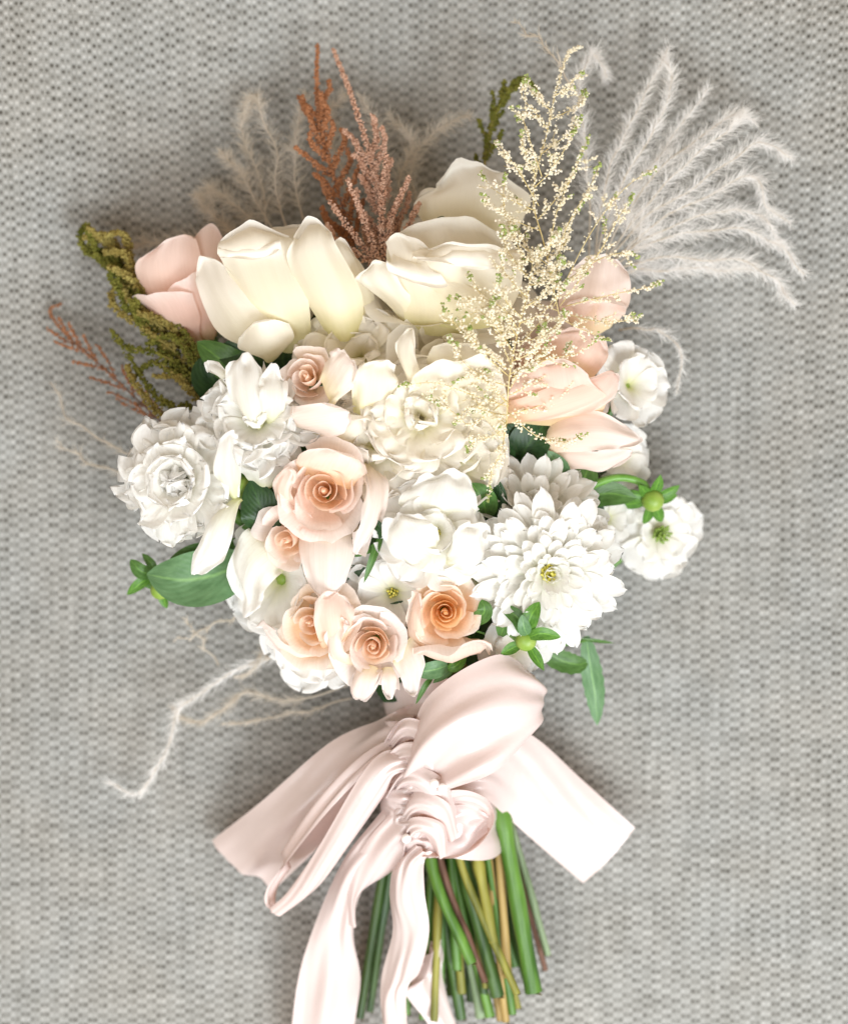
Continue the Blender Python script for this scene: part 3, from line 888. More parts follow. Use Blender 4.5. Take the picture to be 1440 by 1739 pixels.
sheet(r, 'petal', [(600, 1140, 10.0), (560, 1110, 11.8), (560, 1070, 12.4), (590, 1050, 12.4)], [(630, 1130, 10.4), (590, 1105, 12.2), (588, 1078, 12.8), (606, 1060, 12.8)], M['palepink'], 0.3, ruffle=0.3)

r = rose('blush_rose', 'largest blush rose with a round coiled heart, beside the white double bloom', (548, 832, 14.8), (-0.04, 0.04, 1.0), 68, 76, 18, 0.38, BL, M['blushin'], 9, seed=53, flat=0.3)
sheet(r, 'petal', [(515, 870, 10.6), (508, 930, 13.0), (522, 980, 12.4), (545, 998, 12.0)], [(610, 870, 10.6), (606, 930, 13.2), (590, 975, 12.6), (565, 1000, 12.0)], M['palepink'], 0.9, ruffle=0.1)
sheet(r, 'petal', [(600, 780, 11.4), (618, 830, 14.2), (606, 890, 14.4), (585, 930, 13.6)], [(622, 800, 11.0), (655, 820, 13.4), (646, 880, 13.8), (606, 945, 13.4)], M['palepink'], 0.5, ruffle=0.35)
sheet(r, 'petal', [(500, 890, 11.0), (466, 830, 13.2), (488, 780, 14.0)], [(540, 880, 11.4), (500, 840, 13.6), (515, 795, 14.2)], BL, 0.3, ruffle=0.2)
sheet(r, 'petal', [(500, 800, 13.2), (510, 770, 14.4), (560, 757, 14.6)], [(600, 820, 13.2), (622, 800, 14.2), (604, 772, 14.4)], BL, 0.3, ruffle=0.2)

r = rose('blush_rose', 'small blush rose with a hollow heart above the white carnation like bloom', (516, 635, 13.6), (-0.22, 0.22, 0.95), 46, 56, 13, 0.35, BL, M['blushin'], 5, seed=59, flat=0.2)
sheet(r, 'petal', [(545, 640, 13.0), (560, 600, 14.0), (575, 590, 13.8)], [(570, 690, 13.4), (600, 650, 14.4), (608, 622, 14.2)], M['palepink'], 0.3, ruffle=0.35)
sheet(r, 'petal', [(470, 680, 12.6), (490, 690, 13.4), (540, 680, 14.2), (590, 690, 14.0)], [(500, 715, 11.8), (530, 735, 12.8), (575, 735, 13.2), (605, 705, 13.4)], M['palepink'], 0.5, ruffle=0.25)
sheet(r, 'petal', [(600, 700, 12.6), (598, 650, 14.0), (612, 612, 14.2)], [(662, 700, 12.4), (676, 650, 13.6), (665, 612, 13.4)], CR, 0.3, ruffle=0.5, round_tip=0.1)
sheet(r, 'petal', [(520, 725, 11.4), (560, 715, 12.8), (600, 690, 13.2)], [(560, 760, 10.8), (620, 750, 12.0), (660, 700, 12.2)], CR, 0.6, ruffle=0.3)

r = rose('blush_rose', 'half turned blush rose with white outer petals below the white double bloom', (482, 922, 13.4), (-0.32, -0.2, 0.92), 52, 66, 13, 0.45, BL, M['blushin'], 6, seed=61, flat=0.2)
WH = M['white']
sheet(r, 'petal', [(445, 890, 10.6), (412, 905, 11.8), (392, 955, 11.0), (405, 1022, 9.6)], [(490, 965, 10.6), (465, 985, 11.8), (455, 1012, 11.0), (446, 1040, 9.6)], WH, 0.4, ruffle=0.35)

r = rose('peach_rose', 'peach rose seen from the side with white lower petals, under the largest blush rose', (522, 1058, 12.2), (-0.32, 0.02, 0.94), 60, 68, 13, 0.45, PE, M['blushin'], 5, seed=67, flat=0.2)
sheet(r, 'petal', [(550, 1110, 10.6), (536, 1070, 12.6), (530, 1035, 13.0), (540, 1004, 12.4)], [(592, 1100, 10.6), (600, 1060, 12.2), (598, 1035, 12.4), (592, 1010, 12.0)], BL, 0.5, ruffle=0.2, lip=0.8)
sheet(r, 'petal', [(600, 1090, 9.8), (540, 1105, 10.8), (480, 1080, 10.8), (445, 1030, 10.4)], [(600, 1135, 9.6), (550, 1135, 10.2), (490, 1110, 10.2), (450, 1060, 10.0)], M['palepink'], 0.5, ruffle=0.2)

# ------------------------------------------------------------------ white and cream ruffled blooms
RUF = dict(a=0.75, b=5.0, c=0.5, cup=0.2, ruffle=0.13, rf=3.8, notch=0.24, nu=14, nv=11)
b = bloom('white_double_bloom', 'big white double bloom with notched petals beside the green leaf and bud', 'flower', (312, 815, 11.6), (-0.30, -0.05, 0.95),
      [(11, 118, 84, 86, 6, dict(RUF, bend0=-0.25, bend1=0.5)), (10, 106, 78, 72, 6, dict(RUF, bend0=-0.3, bend1=0.6)), (9, 90, 70, 58, 6, dict(RUF, bend0=-0.3, bend1=0.6)),
       (7, 76, 66, 46, 5, dict(RUF, bend0=-0.3, bend1=0.2, cup=0.45)), (6, 56, 52, 26, 4, dict(RUF, bend0=-0.2, bend1=-0.6, cup=0.6)), (5, 46, 46, 14, 3, dict(RUF, bend1=-0.9, cup=0.7)), (6, 42, 40, 8, 2, dict(RUF, bend1=0.2, cup=0.5, ruffle=0.25, jit=0.5))],
      WH, seed=71, depth=0.35)
sheet(b, 'petal', [(398, 845, 12.6), (360, 880, 13.6), (335, 930, 13.2), (316, 972, 12.2)], [(402, 850, 12.4), (398, 900, 13.4), (380, 945, 12.8), (330, 965, 12.2)], WH, 0.5, ruffle=0.25)
sheet(b, 'petal', [(395, 850, 12.4), (362, 800, 13.8), (370, 750, 14.0), (384, 728, 13.6)], [(405, 850, 12.2), (410, 800, 13.4), (405, 760, 13.6), (398, 732, 13.4)], WH, 0.4, ruffle=0.2)

b = bloom('white_fringed_bloom', 'white bloom with toothed upright petals behind the big white double bloom', 'flower', (438, 715, 12.2), (-0.05, 0.25, 0.95),
      [(10, 105, 66, 80, 5, dict(RUF, notch=0.3, bend0=-0.3, bend1=0.5)), (9, 92, 60, 66, 5, dict(RUF, notch=0.3, bend0=-0.3, bend1=0.5)), (7, 80, 58, 56, 5, dict(RUF, notch=0.3, bend0=-0.2, bend1=0.4)), (5, 58, 48, 30, 4, dict(RUF, bend1=-0.5, cup=0.6))],
      WH, seed=75, depth=0.35)
sheet(b, 'petal', [(430, 820, 11.6), (404, 790, 12.8), (420, 745, 13.2)], [(470, 820, 11.4), (512, 780, 12.0), (500, 730, 12.8)], WH, 0.7, ruffle=0.25)
sheet(b, 'petal', [(440, 720, 12.4), (400, 690, 13.6), (385, 640, 13.6), (410, 606, 12.8)], [(452, 720, 12.4), (455, 690, 13.8), (448, 640, 13.8), (430, 610, 13.0)], WH, 0.5, ruffle=0.3)
sheet(b, 'petal', [(450, 720, 12.4), (440, 680, 14.2), (438, 650, 14.0), (446, 630, 13.4)], [(480, 720, 12.2), (486, 680, 13.6), (480, 650, 13.4), (466, 628, 13.2)], WH, 0.5, ruffle=0.3)
sheet(b, 'petal', [(390, 665, 12.0), (372, 640, 12.6), (352, 632, 12.4), (354, 624, 12.2)], [(398, 655, 12.0), (384, 630, 12.6), (372, 615, 12.4), (360, 612, 12.2)], WH, 0.2, ruffle=0.2)

LR = dict(a=0.8, b=6.0, c=0.45, cup=0.2, ruffle=0.15, rf=3.4, notch=0.14, nu=16, nv=12)
LIS = M['lis']
def lis(label, c, axis, seed, sc=1.0):
    return bloom('ruffled_cream_bloom', label, 'flower', c, axis,
                 [(6, 118 * sc, 128 * sc, 76, 5, dict(LR, bend0=-0.35, bend1=0.6)), (6, 104 * sc, 116 * sc, 56, 5, dict(LR, bend0=-0.3, bend1=0.9)), (5, 82 * sc, 96 * sc, 36, 4, dict(LR, bend0=-0.1, bend1=0.9, cup=0.3)), (4, 62 * sc, 72 * sc, 18, 3, dict(LR, bend0=0.0, bend1=0.7, cup=0.4, ruffle=0.28, jit=0.4))],
                 LIS, seed=seed, depth=0.4)


lis('ruffled cream bloom between the largest blush rose and the cream cup shaped rose', (640, 762, 11.2), (-0.1, 0.1, 1), 81)
lis('ruffled cream bloom with yellow throat above the white stock flowers', (772, 786, 11.2), (0.15, 0.0, 1), 83, 0.9)
lis('ruffled cream bloom with crinkled pinkish rim below the cream cup shaped rose', (716, 712, 12.2), (0.0, 0.2, 1), 85, 0.9)
lis('shaded cream ruffled bloom tucked behind the small hollow hearted blush rose', (612, 612, 9.8), (0.0, 0.4, 0.9), 87, 0.9)

GB = dict(a=0.8, b=5.0, c=0.5, cup=0.2, ruffle=0.15, rf=2.6, notch=0.14, nu=14, nv=12)
bloom('white_garden_bloom', 'white crinkled bloom wrapped round the half turned blush rose, touching the broad leaf', 'flower', (474, 985, 9.0), (-0.45, -0.15, 0.88),
      [(6, 112, 104, 82, 5, dict(GB, bend0=-0.3, bend1=0.4)), (6, 92, 88, 62, 5, dict(GB, bend0=-0.3, bend1=0.5))], WH, seed=121, depth=0.3)
bloom('white_garden_bloom', 'white crinkled bloom wrapped round the side facing peach rose, above the shaded cloth', 'flower', (536, 1078, 7.8), (-0.25, -0.35, 0.9),
      [(6, 100, 100, 82, 5, dict(GB, bend0=-0.3, bend1=0.4)), (5, 84, 86, 60, 5, dict(GB, bend0=-0.3, bend1=0.5))], WH, seed=123, depth=0.3)

ST = dict(a=0.8, b=4.5, c=0.5, cup=0.3, ruffle=0.14, rf=2.4, notch=0.12, nu=10, nv=9)
b = bloom('white_stock_bloom', 'bright white stock bloom with folded petals above the deep peach rose', 'flower', (738, 905, 13.0), (0.0, 0.05, 1),
      [(7, 92, 88, 80, 5, dict(ST, bend0=-0.3, bend1=0.6)), (6, 74, 76, 58, 5, dict(ST, bend0=-0.3, bend1=0.8)), (5, 52, 56, 32, 4, dict(ST, bend1=0.3, cup=0.5))], WH, seed=91, depth=0.35, centre=(14, 10, M['yellow']))
sheet(b, 'petal', [(735, 950, 13.0), (680, 950, 14.2), (652, 910, 14.2), (668, 880, 13.8)], [(742, 940, 13.0), (745, 905, 14.8), (725, 880, 15.0), (700, 872, 14.4)], WH, 0.3, ruffle=0.4)
sheet(b, 'petal', [(745, 950, 13.0), (765, 930, 14.6), (770, 900, 14.8), (790, 880, 14.4)], [(755, 965, 13.0), (800, 960, 14.0), (824, 925, 14.2), (820, 890, 13.8)], WH, 0.3, ruffle=0.4)
sheet(b, 'petal', [(680, 880, 12.4), (678, 845, 13.8), (706, 820, 13.8), (740, 815, 13.4)], [(790, 880, 12.6), (810, 860, 13.6), (800, 830, 13.6), (770, 815, 13.4)], WH, 0.5, ruffle=0.3)
bloom('white_stock_bloom', 'low white stock bloom tucked between the blush and the deep peach spray roses', 'flower', (668, 1006, 10.6), (-0.05, -0.05, 1),
      [(7, 88, 84, 82, 5, dict(ST, bend0=-0.3, bend1=0.5)), (6, 66, 70, 55, 5, dict(ST, bend0=-0.3, bend1=0.7))], WH, seed=93, depth=0.3, centre=(10, 9, M['yellow']))
bloom('white_stock_bloom', 'small white stock bloom between the deep peach rose and the chrysanthemum', 'flower', (812, 980, 10.8), (0.1, 0.0, 1),
      [(6, 66, 64, 78, 4, dict(ST, bend0=-0.3, bend1=0.5)), (5, 48, 50, 48, 4, dict(ST, bend1=0.5))], WH, seed=95, depth=0.3, centre=(10, 8, M['bud']))
bloom('white_stock_bloom', 'white bloom under the ribbon loop, below the green bud with bracts', 'flower', (872, 1098, 9.4), (0.2, -0.3, 0.9),
      [(6, 64, 60, 80, 4, dict(ST, bend0=-0.3, bend1=0.5)), (5, 46, 50, 50, 4, dict(ST, bend1=0.5))], WH, seed=97, depth=0.3)

# ------------------------------------------------------------------ chrysanthemums
MP = dict(a=0.5, b=6.0, c=0.5, cup=0.28, nu=6, nv=8, ruffle=0.03, rf=2.0, notch=0.06, jit=0.16)
MU = M['mum']
bloom('white_chrysanthemum', 'white chrysanthemum with a yellow eye and rings of rounded petals', 'flower', (930, 972, 12.6), (0.16, -0.08, 0.98),
      [(26, 128, 36, 88, 8, dict(MP, bend0=-0.2, bend1=0.4)), (26, 116, 33, 80, 8, dict(MP, bend0=-0.2, bend1=0.4)), (24, 100, 30, 71, 7, dict(MP, bend0=-0.15, bend1=0.3)), (22, 84, 26, 61, 7, dict(MP, bend0=-0.1, bend1=0.25)),
       (18, 66, 22, 50, 6, dict(MP, bend1=0.15)), (16, 50, 18, 37, 5, dict(MP, bend1=0.0)), (12, 36, 13, 22, 3, dict(MP, bend1=-0.3))],
      MU, seed=101, depth=0.4, centre=(46, 15, M['yellow']))
b = bloom('white_chrysanthemum', 'white chrysanthemum turned upward, its long petals fanned behind the yellow eyed one', 'flower', (905, 878, 9.8), (0.0, 0.55, 0.85),
      [(22, 124, 38, 78, 8, dict(MP, bend0=-0.3, bend1=0.3)), (20, 118, 36, 62, 8, dict(MP, bend0=-0.2, bend1=0.2)), (16, 104, 32, 46, 7, dict(MP, bend0=-0.15, bend1=0.0)), (12, 88, 28, 32, 6, dict(MP, bend0=-0.1, bend1=-0.1)), (8, 66, 26, 20, 4, dict(MP, bend1=-0.3))],
      MU, seed=103, depth=0.4)

# ------------------------------------------------------------------ loose white blooms at the right side
bloom('white_sweet_bloom', 'white rounded bloom at the outer edge beside the peach rose', 'flower', (1066, 655, 7.4), (0.45, 0.15, 0.85),
      [(6, 80, 78, 76, 4, dict(ST, bend0=-0.3, bend1=0.5)), (5, 56, 58, 44, 4, dict(ST, bend1=0.4))], WH, seed=111, depth=0.35)
bloom('white_sweet_bloom', 'white bloom peeping out below the sideways pale pink rose', 'flower', (1052, 775, 6.4), (0.35, -0.2, 0.9),
      [(6, 62, 62, 80, 4, dict(ST, bend0=-0.3, bend1=0.5)), (5, 44, 48, 50, 4, dict(ST, bend1=0.4))], WH, seed=113, depth=0.35)
bloom('white_scabious', 'white flat bloom with a greenish eye, resting apart on the cloth', 'flower', (1118, 905, 4.6), (0.25, -0.15, 0.95),
      [(7, 84, 74, 84, 4, dict(ST, bend0=-0.25, bend1=0.4)), (6, 52, 46, 66, 4, dict(ST, bend0=-0.2, bend1=0.3))], WH, seed=115, depth=0.3, centre=(26, 16, M['bud']))
bloom('white_sweet_bloom', 'small white bloom half hidden behind the chrysanthemum near the curved stem', 'flower', (1030, 880, 6.8), (0.4, 0.0, 0.9),
      [(5, 50, 46, 78, 4, dict(ST, bend0=-0.3, bend1=0.4)), (4, 36, 38, 46, 4, dict(ST, bend1=0.4))], WH, seed=117, depth=0.35)
# ------------------------------------------------------------------ green buds and leaves
def bud(label, c, axis, R, n=7, seed=1, spread=1.0, stalk=None, mat='bract'):
    rn = random.Random(seed)
    x, y, a = frame(axis, seed)
    h = W(*c)
    R *= S0
    th = thing('green_bud', h - a * R, label, 'bud')
    V, F = ball(h, R, 12, 8, (1, 1, 0.85))
    mesh('bud_head', V, F, M['bud'], th)
    for k in range(n):
        ph = 2 * PI * (k + rn.uniform(-0.2, 0.2)) / n
        rad = x * math.cos(ph) + y * math.sin(ph)
        d = (rad * spread - a * 0.15 + a * rn.uniform(-0.3, 0.5)).normalized()
        nn = (a - d * a.dot(d)).normalized()
        V, F, UV = petal_pts(h - a * R * 0.3 + rad * R * 0.4, d.cross(nn) * -1, d, nn, R * rn.uniform(1.9, 2.8), R * rn.uniform(0.9, 1.15), a=0.5, b=1.6, c=0.9, cup=0.35, bend1=rn.uniform(-0.2, 0.7), nu=6, nv=8)
        mesh('bract', V, F, M[mat], th, UV)
    if stalk:
        P = catmull([h - a * R * 0.5] + [W(*p) for p in stalk], 20)
        V, F = tube(P, [0.0024 if i > 4 else 0.003 for i in range(21)], 8)
        mesh('stalk', V, F, M['bract_stem'], th)
    return th


M['bract_stem'] = plain_mat('fresh_green_stalk', (0.10, 0.26, 0.03), (0.20, 0.42, 0.08), 60, 0.4, 0.05, 0.5, 0.2)
bud('round green bud with leafy bracts over the flat white bloom on a curved stalk', (1108, 850, 7.4), (0.2, -0.5, 0.85), 20, 8, 3, 1.0, [(1085, 818, 7.6), (1040, 812, 8.0), (985, 838, 8.2), (930, 900, 6.5)])
b = bud('green bud with glossy bracts between the chrysanthemum and the ribbon loop', (893, 1088, 12.6), (0.0, 0.25, 0.95), 18, 4, 7, 1.0, [(880, 1085, 11.6), (850, 1060, 9.5)])
leaf(b, [(890, 1080, 12.6), (880, 1050, 13.4), (848, 1028, 13.0)], 26, M['leaf'], 'bract')
leaf(b, [(895, 1078, 13.0), (900, 1050, 13.8), (916, 1022, 13.6)], 28, M['bract'], 'bract')
leaf(b, [(898, 1082, 13.0), (920, 1076, 13.6), (952, 1082, 13.2)], 22, M['bract'], 'bract')
leaf(b, [(895, 1078, 13.2), (890, 1066, 14.0), (886, 1044, 14.2)], 22, M['greyleaf'], 'bract')
b = bud('lime bud with dark bracts at the tip of the broad leaf', (272, 1002, 7.6), (-0.2, -0.5, 0.8), 17, 3, 9, 1.0, [(262, 975, 7.4), (320, 960, 7.6), (400, 930, 8.0)])
leaf(b, [(262, 975, 7.6), (240, 970, 8.2), (222, 950, 8.0)], 26, M['leaf'], 'bract')
leaf(b, [(262, 972, 7.6), (258, 958, 8.0), (242, 940, 7.6)], 16, M['leaf'], 'bract')
leaf(b, [(260, 978, 7.6), (240, 990, 8.0), (216, 1010, 7.6)], 20, M['bract'], 'bract')
bud('lime green calyx between the two white blooms, dark leaf beside it', (410, 828, 11.4), (0.2, -0.3, 0.9), 19, 3, 12, 0.6, [(415, 850, 10.0), (450, 900, 8.0)])


def sprig(label, leaves, mat, stalk=None, width=2.0, name='leaf_sprig', cat='leaves', serr=0.0):
    p0 = W(*leaves[0][0][0])
    th = thing(name, p0, label, cat)
    for pts, w, *mm in leaves:
        leaf(th, pts, w, M[mm[0]] if mm else mat, serr=serr)
    if stalk:
        P = catmull([W(*p) for p in stalk], 16)
        V, F = tube(P, width * S0, 6)
        mesh('stalk', V, F, M['stem_green'], th)
    return th


sprig('broad grey green leaf under the big white double bloom', [([(420, 950, 8.6), (370, 975, 9.6), (310, 985, 9.4), (250, 975, 8.6)], 96, 'greyleaf'), ([(420, 920, 8.0), (380, 950, 9.0), (330, 955, 8.8), (285, 955, 8.2)], 70, 'leaf')], M['leaf'], [(250, 975, 8.4), (340, 978, 8.8), (430, 940, 7.6)], 3)
sprig('grey green serrated leaf hanging below the chrysanthemum', [([(995, 1080, 6.6), (1002, 1130, 6.4), (1010, 1180, 5.6), (1014, 1232, 4.8)], 40, 'greyleaf'), ([(905, 1085, 7.4), (940, 1115, 7.2), (975, 1128, 6.8), (1000, 1125, 6.4)], 40, 'leaf'), ([(985, 1085, 6.8), (1010, 1088, 6.6), (1042, 1092, 6.0)], 7, 'leaf')], M['leaf'], [(880, 1100, 7.0), (960, 1095, 7.0), (1000, 1086, 6.6)], 2.5, serr=0.1)
sprig('dark glossy leaf beside the largest blush rose', [([(445, 905, 11.2), (445, 870, 12.0), (425, 815, 12.0)], 70, 'darkleaf'), ([(470, 930, 10.0), (460, 880, 11.2), (470, 835, 11.8)], 60, 'darkleaf')], M['darkleaf'], [(470, 930, 9.6), (460, 980, 8.0), (520, 1060, 6.0)], 2)
sprig('thin dark sprig between the largest blush rose and the white stock', [([(640, 915, 13.4), (648, 900, 14.2), (626, 890, 14.0), (600, 940, 13.4)], 16, 'darkleaf'), ([(650, 905, 13.2), (636, 940, 14.2), (618, 990, 14.0)], 13, 'leaf'), ([(640, 900, 12.6), (620, 912, 13.2), (596, 935, 12.8)], 34, 'darkleaf'), ([(645, 930, 12.0), (625, 925, 12.8), (600, 945, 12.8)], 30, 'leaf')], M['darkleaf'], [(655, 890, 13.0), (660, 930, 12.0), (655, 1000, 9.0)], 2)
sprig('small pale sepals hanging under the two spray roses', [([(760, 1130, 11.6), (735, 1138, 12.0), (700, 1142, 11.6)], 30, 'greyleaf'), ([(765, 1125, 11.2), (760, 1140, 11.6), (735, 1160, 11.2)], 16, 'leaf'), ([(735, 1150, 11.0), (722, 1165, 11.4), (706, 1196, 11.0)], 10, 'leaf'), ([(790, 1110, 11.4), (775, 1130, 11.8), (758, 1136, 11.6)], 20, 'bract')], M['greyleaf'], [(765, 1128, 11.2), (770, 1120, 10.0), (775, 1110, 8.0)], 1.6)
sprig('green leaf between the deep peach rose and the chrysanthemum', [([(800, 1060, 12.0), (822, 1040, 13.2), (818, 1018, 13.2)], 28, 'leaf'), ([(850, 1080, 11.6), (860, 1045, 12.4), (842, 1025, 12.4)], 34, 'leaf')], M['leaf'], [(805, 1070, 11.6), (830, 1080, 10.0), (830, 1090, 8.0)], 2)
sprig('small dark leaf between the ruffled cream bloom and the chrysanthemum', [([(826, 880, 11.0), (820, 850, 12.4), (800, 820, 12.6)], 46, 'leaf'), ([(830, 900, 10.6), (838, 850, 11.8), (826, 800, 12.0)], 46, 'darkleaf')], M['leaf'], [(828, 890, 10.6), (826, 930, 9.6), (820, 980, 8.0)], 2)
sprig('green leaves under the sideways pale pink rose', [([(930, 820, 9.2), (950, 800, 10.0), (930, 765, 10.6)], 36, 'greyleaf'), ([(960, 840, 8.6), (990, 815, 9.4), (1000, 785, 9.0)], 46, 'leaf'), ([(990, 850, 7.8), (1030, 838, 8.0), (1080, 846, 7.8)], 44, 'leaf'), ([(980, 850, 7.4), (1000, 865, 7.8), (1020, 890, 7.4)], 50, 'darkleaf')], M['leaf'], [(960, 850, 8.2), (930, 880, 7.4), (900, 920, 6.0)], 2.5)
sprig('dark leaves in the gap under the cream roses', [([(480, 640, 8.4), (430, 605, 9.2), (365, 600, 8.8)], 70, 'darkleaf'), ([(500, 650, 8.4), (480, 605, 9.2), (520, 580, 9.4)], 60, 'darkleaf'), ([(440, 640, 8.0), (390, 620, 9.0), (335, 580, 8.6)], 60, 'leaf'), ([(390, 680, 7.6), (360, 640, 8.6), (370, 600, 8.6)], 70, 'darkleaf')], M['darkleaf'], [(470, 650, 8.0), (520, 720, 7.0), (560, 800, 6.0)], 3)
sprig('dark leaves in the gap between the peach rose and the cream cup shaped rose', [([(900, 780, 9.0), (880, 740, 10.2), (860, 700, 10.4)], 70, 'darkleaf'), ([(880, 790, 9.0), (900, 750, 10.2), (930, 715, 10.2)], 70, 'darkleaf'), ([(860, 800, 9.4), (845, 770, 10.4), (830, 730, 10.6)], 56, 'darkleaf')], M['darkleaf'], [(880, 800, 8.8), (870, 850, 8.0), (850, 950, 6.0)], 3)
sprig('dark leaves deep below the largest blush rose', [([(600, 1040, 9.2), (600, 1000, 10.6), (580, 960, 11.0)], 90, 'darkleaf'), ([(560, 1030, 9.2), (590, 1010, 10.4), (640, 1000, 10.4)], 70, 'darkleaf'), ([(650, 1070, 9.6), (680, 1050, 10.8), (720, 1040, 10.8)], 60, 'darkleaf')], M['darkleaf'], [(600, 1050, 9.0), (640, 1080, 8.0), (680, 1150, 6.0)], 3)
sprig('thin curled green tendril over the wide open cream rose', [([(764, 400, 9.6), (764, 385, 10.2), (752, 370, 10.4), (736, 374, 10.2)], 6, 'darkleaf')], M['darkleaf'], [(764, 402, 9.4), (770, 440, 8.0), (770, 480, 7.0)], 1.5)
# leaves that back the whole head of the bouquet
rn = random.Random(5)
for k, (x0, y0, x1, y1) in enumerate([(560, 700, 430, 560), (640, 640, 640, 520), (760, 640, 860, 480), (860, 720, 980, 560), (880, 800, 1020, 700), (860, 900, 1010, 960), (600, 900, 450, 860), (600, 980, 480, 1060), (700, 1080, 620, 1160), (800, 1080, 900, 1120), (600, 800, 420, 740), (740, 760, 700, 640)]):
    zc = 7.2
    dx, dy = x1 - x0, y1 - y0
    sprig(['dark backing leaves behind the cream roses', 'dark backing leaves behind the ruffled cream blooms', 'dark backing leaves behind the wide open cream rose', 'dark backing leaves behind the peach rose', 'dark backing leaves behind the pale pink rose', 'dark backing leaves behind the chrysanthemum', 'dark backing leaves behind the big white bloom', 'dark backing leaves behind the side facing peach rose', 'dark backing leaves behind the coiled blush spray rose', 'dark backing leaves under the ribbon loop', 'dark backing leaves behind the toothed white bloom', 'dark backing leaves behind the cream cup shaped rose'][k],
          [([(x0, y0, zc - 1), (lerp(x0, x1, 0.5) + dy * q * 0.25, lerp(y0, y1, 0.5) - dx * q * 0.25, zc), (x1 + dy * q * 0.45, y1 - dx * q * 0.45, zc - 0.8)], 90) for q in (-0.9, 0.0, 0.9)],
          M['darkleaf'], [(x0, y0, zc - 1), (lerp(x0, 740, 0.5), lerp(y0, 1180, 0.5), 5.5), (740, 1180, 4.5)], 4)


# ------------------------------------------------------------------ feathery and beaded sprays
def plume_hairs(path, n, length, spread, rn, wid=0.00016, start=0.15, droop=0.0, endshort=0.5):
    B = Bag()
    m = len(path) - 1
    for _ in range(n):
        t = start + (1 - start) * rn.random()
        k = min(int(t * m), m - 1)
        p = path[k].lerp(path[k + 1], t * m - k)
        d = (path[k + 1] - path[k]).normalized()
        rv = Vector((rn.gauss(0, 1), rn.gauss(0, 1), rn.gauss(0, 0.8)))
        rv = (rv - d * rv.dot(d)).normalized()
        ln = length * rn.uniform(0.5, 1.15) * lerp(1, endshort, t ** 3)
        sp = spread * rn.uniform(0.4, 1.5)
        dv = (d + rv * sp).normalized()
        curl = Vector((rn.gauss(0, 1), rn.gauss(0, 1), rn.gauss(0, 0.7))) * 0.6
        q1 = p + dv * ln * 0.36
        d2 = (dv + curl * 0.7 + d * 0.15).normalized()
        q2 = q1 + d2 * ln * 0.34
        q3 = q2 + (d2 + curl - rv * sp * 0.3 + Vector((0, 0, -droop))).normalized() * ln * 0.3
        sd = dv.cross(Vector((0, 0, 1)))
        sd = sd.normalized() if sd.length > 1e-6 else Vector((1, 0, 0))
        w = wid * rn.uniform(0.5, 1.2)
        B.add(([p - sd * w, p + sd * w, q1 + sd * w, q1 - sd * w, q2 + sd * w * 0.7, q2 - sd * w * 0.7, q3], [(0, 1, 2, 3), (3, 2, 4, 5), (5, 4, 6)]))
    return B


def grass(label, pts, n=230, length=40, spread=0.55, mat='hair', seed=1, group=None, droop=0.1, wid=0.00016, start=0.15):
    rn = random.Random(seed)
    P = catmull([W(*p) for p in pts], 30)
    P = [q + Vector((noise.noise(Vector((i * 0.2, seed, 0.1))), noise.noise(Vector((i * 0.2, seed, 5.1))), noise.noise(Vector((i * 0.3, seed, 9.1))))) * 0.0035 * min(1, i / 8) for i, q in enumerate(P)]
    th = thing('feather_grass', P[0], label, 'grass', group)
    V, F = tube(P, [lerp(0.0007, 0.0003, i / 30) for i in range(31)], 5)
    mesh('stalk', V, F, M['hairtan'], th)
    B = plume_hairs(P, n, length * S0, spread, rn, wid, start, droop)
    mesh('plume', B.V, B.F, M[mat], th, kind='stuff')
    return th


G1 = 'silvery feather grass fanned at the right of the pale astilbe'
fan = [
    [(1000, 440, 5.5), (1000, 300, 6.2), (985, 190, 6.0), (1000, 95, 5.6), (1030, 130, 5.4)],
    [(1010, 440, 5.5), (1030, 310, 6.4), (1075, 200, 6.4), (1135, 80, 6.2)],
    [(1010, 440, 5.5), (1050, 320, 6.8), (1110, 220, 7.0), (1140, 140, 6.6), (1130, 95, 6.2)],
    [(1020, 450, 5.5), (1070, 350, 6.8), (1150, 260, 7.0), (1240, 200, 6.8), (1280, 205, 6.2)],
    [(1020, 450, 5.5), (1080, 370, 7.0), (1160, 285, 7.4), (1230, 225, 7.4), (1265, 190, 7.0)],
    [(1020, 450, 5.5), (1100, 370, 7.0), (1200, 300, 7.2), (1290, 245, 7.2), (1345, 270, 6.6)],
    [(1020, 460, 5.4), (1100, 390, 6.8), (1200, 330, 7.0), (1280, 300, 6.8), (1300, 350, 6.4), (1340, 380, 6.2)],
    [(1020, 460, 5.4), (1090, 410, 6.6), (1190, 365, 6.6), (1280, 360, 6.4), (1330, 420, 6.0)],
    [(1020, 465, 5.4), (1110, 410, 6.4), (1220, 390, 6.4), (1310, 405, 6.2), (1365, 465, 5.8)],
    [(1020, 465, 5.4), (1120, 440, 6.2), (1230, 440, 6.2), (1310, 470, 6.0), (1350, 520, 5.8)],
    [(1010, 450, 5.4), (1060, 340, 6.0), (1130, 250, 6.2), (1200, 150, 6.4)],
    [(1020, 470, 5.2), (1110, 460, 5.8), (1200, 455, 5.8), (1280, 462, 5.6)],
]
for k, p in enumerate(fan):
    grass(G1, p, 800, 46, 0.95, 'hair', 200 + k, 'silvery feather grass fan', wid=0.0001)
grass('white wispy grass curling down beside the outer white bloom', [(1050, 560, 5.0), (1110, 560, 5.2), (1155, 600, 5.2), (1150, 670, 4.6)], 170, 34, 0.6, 'hair', 231)
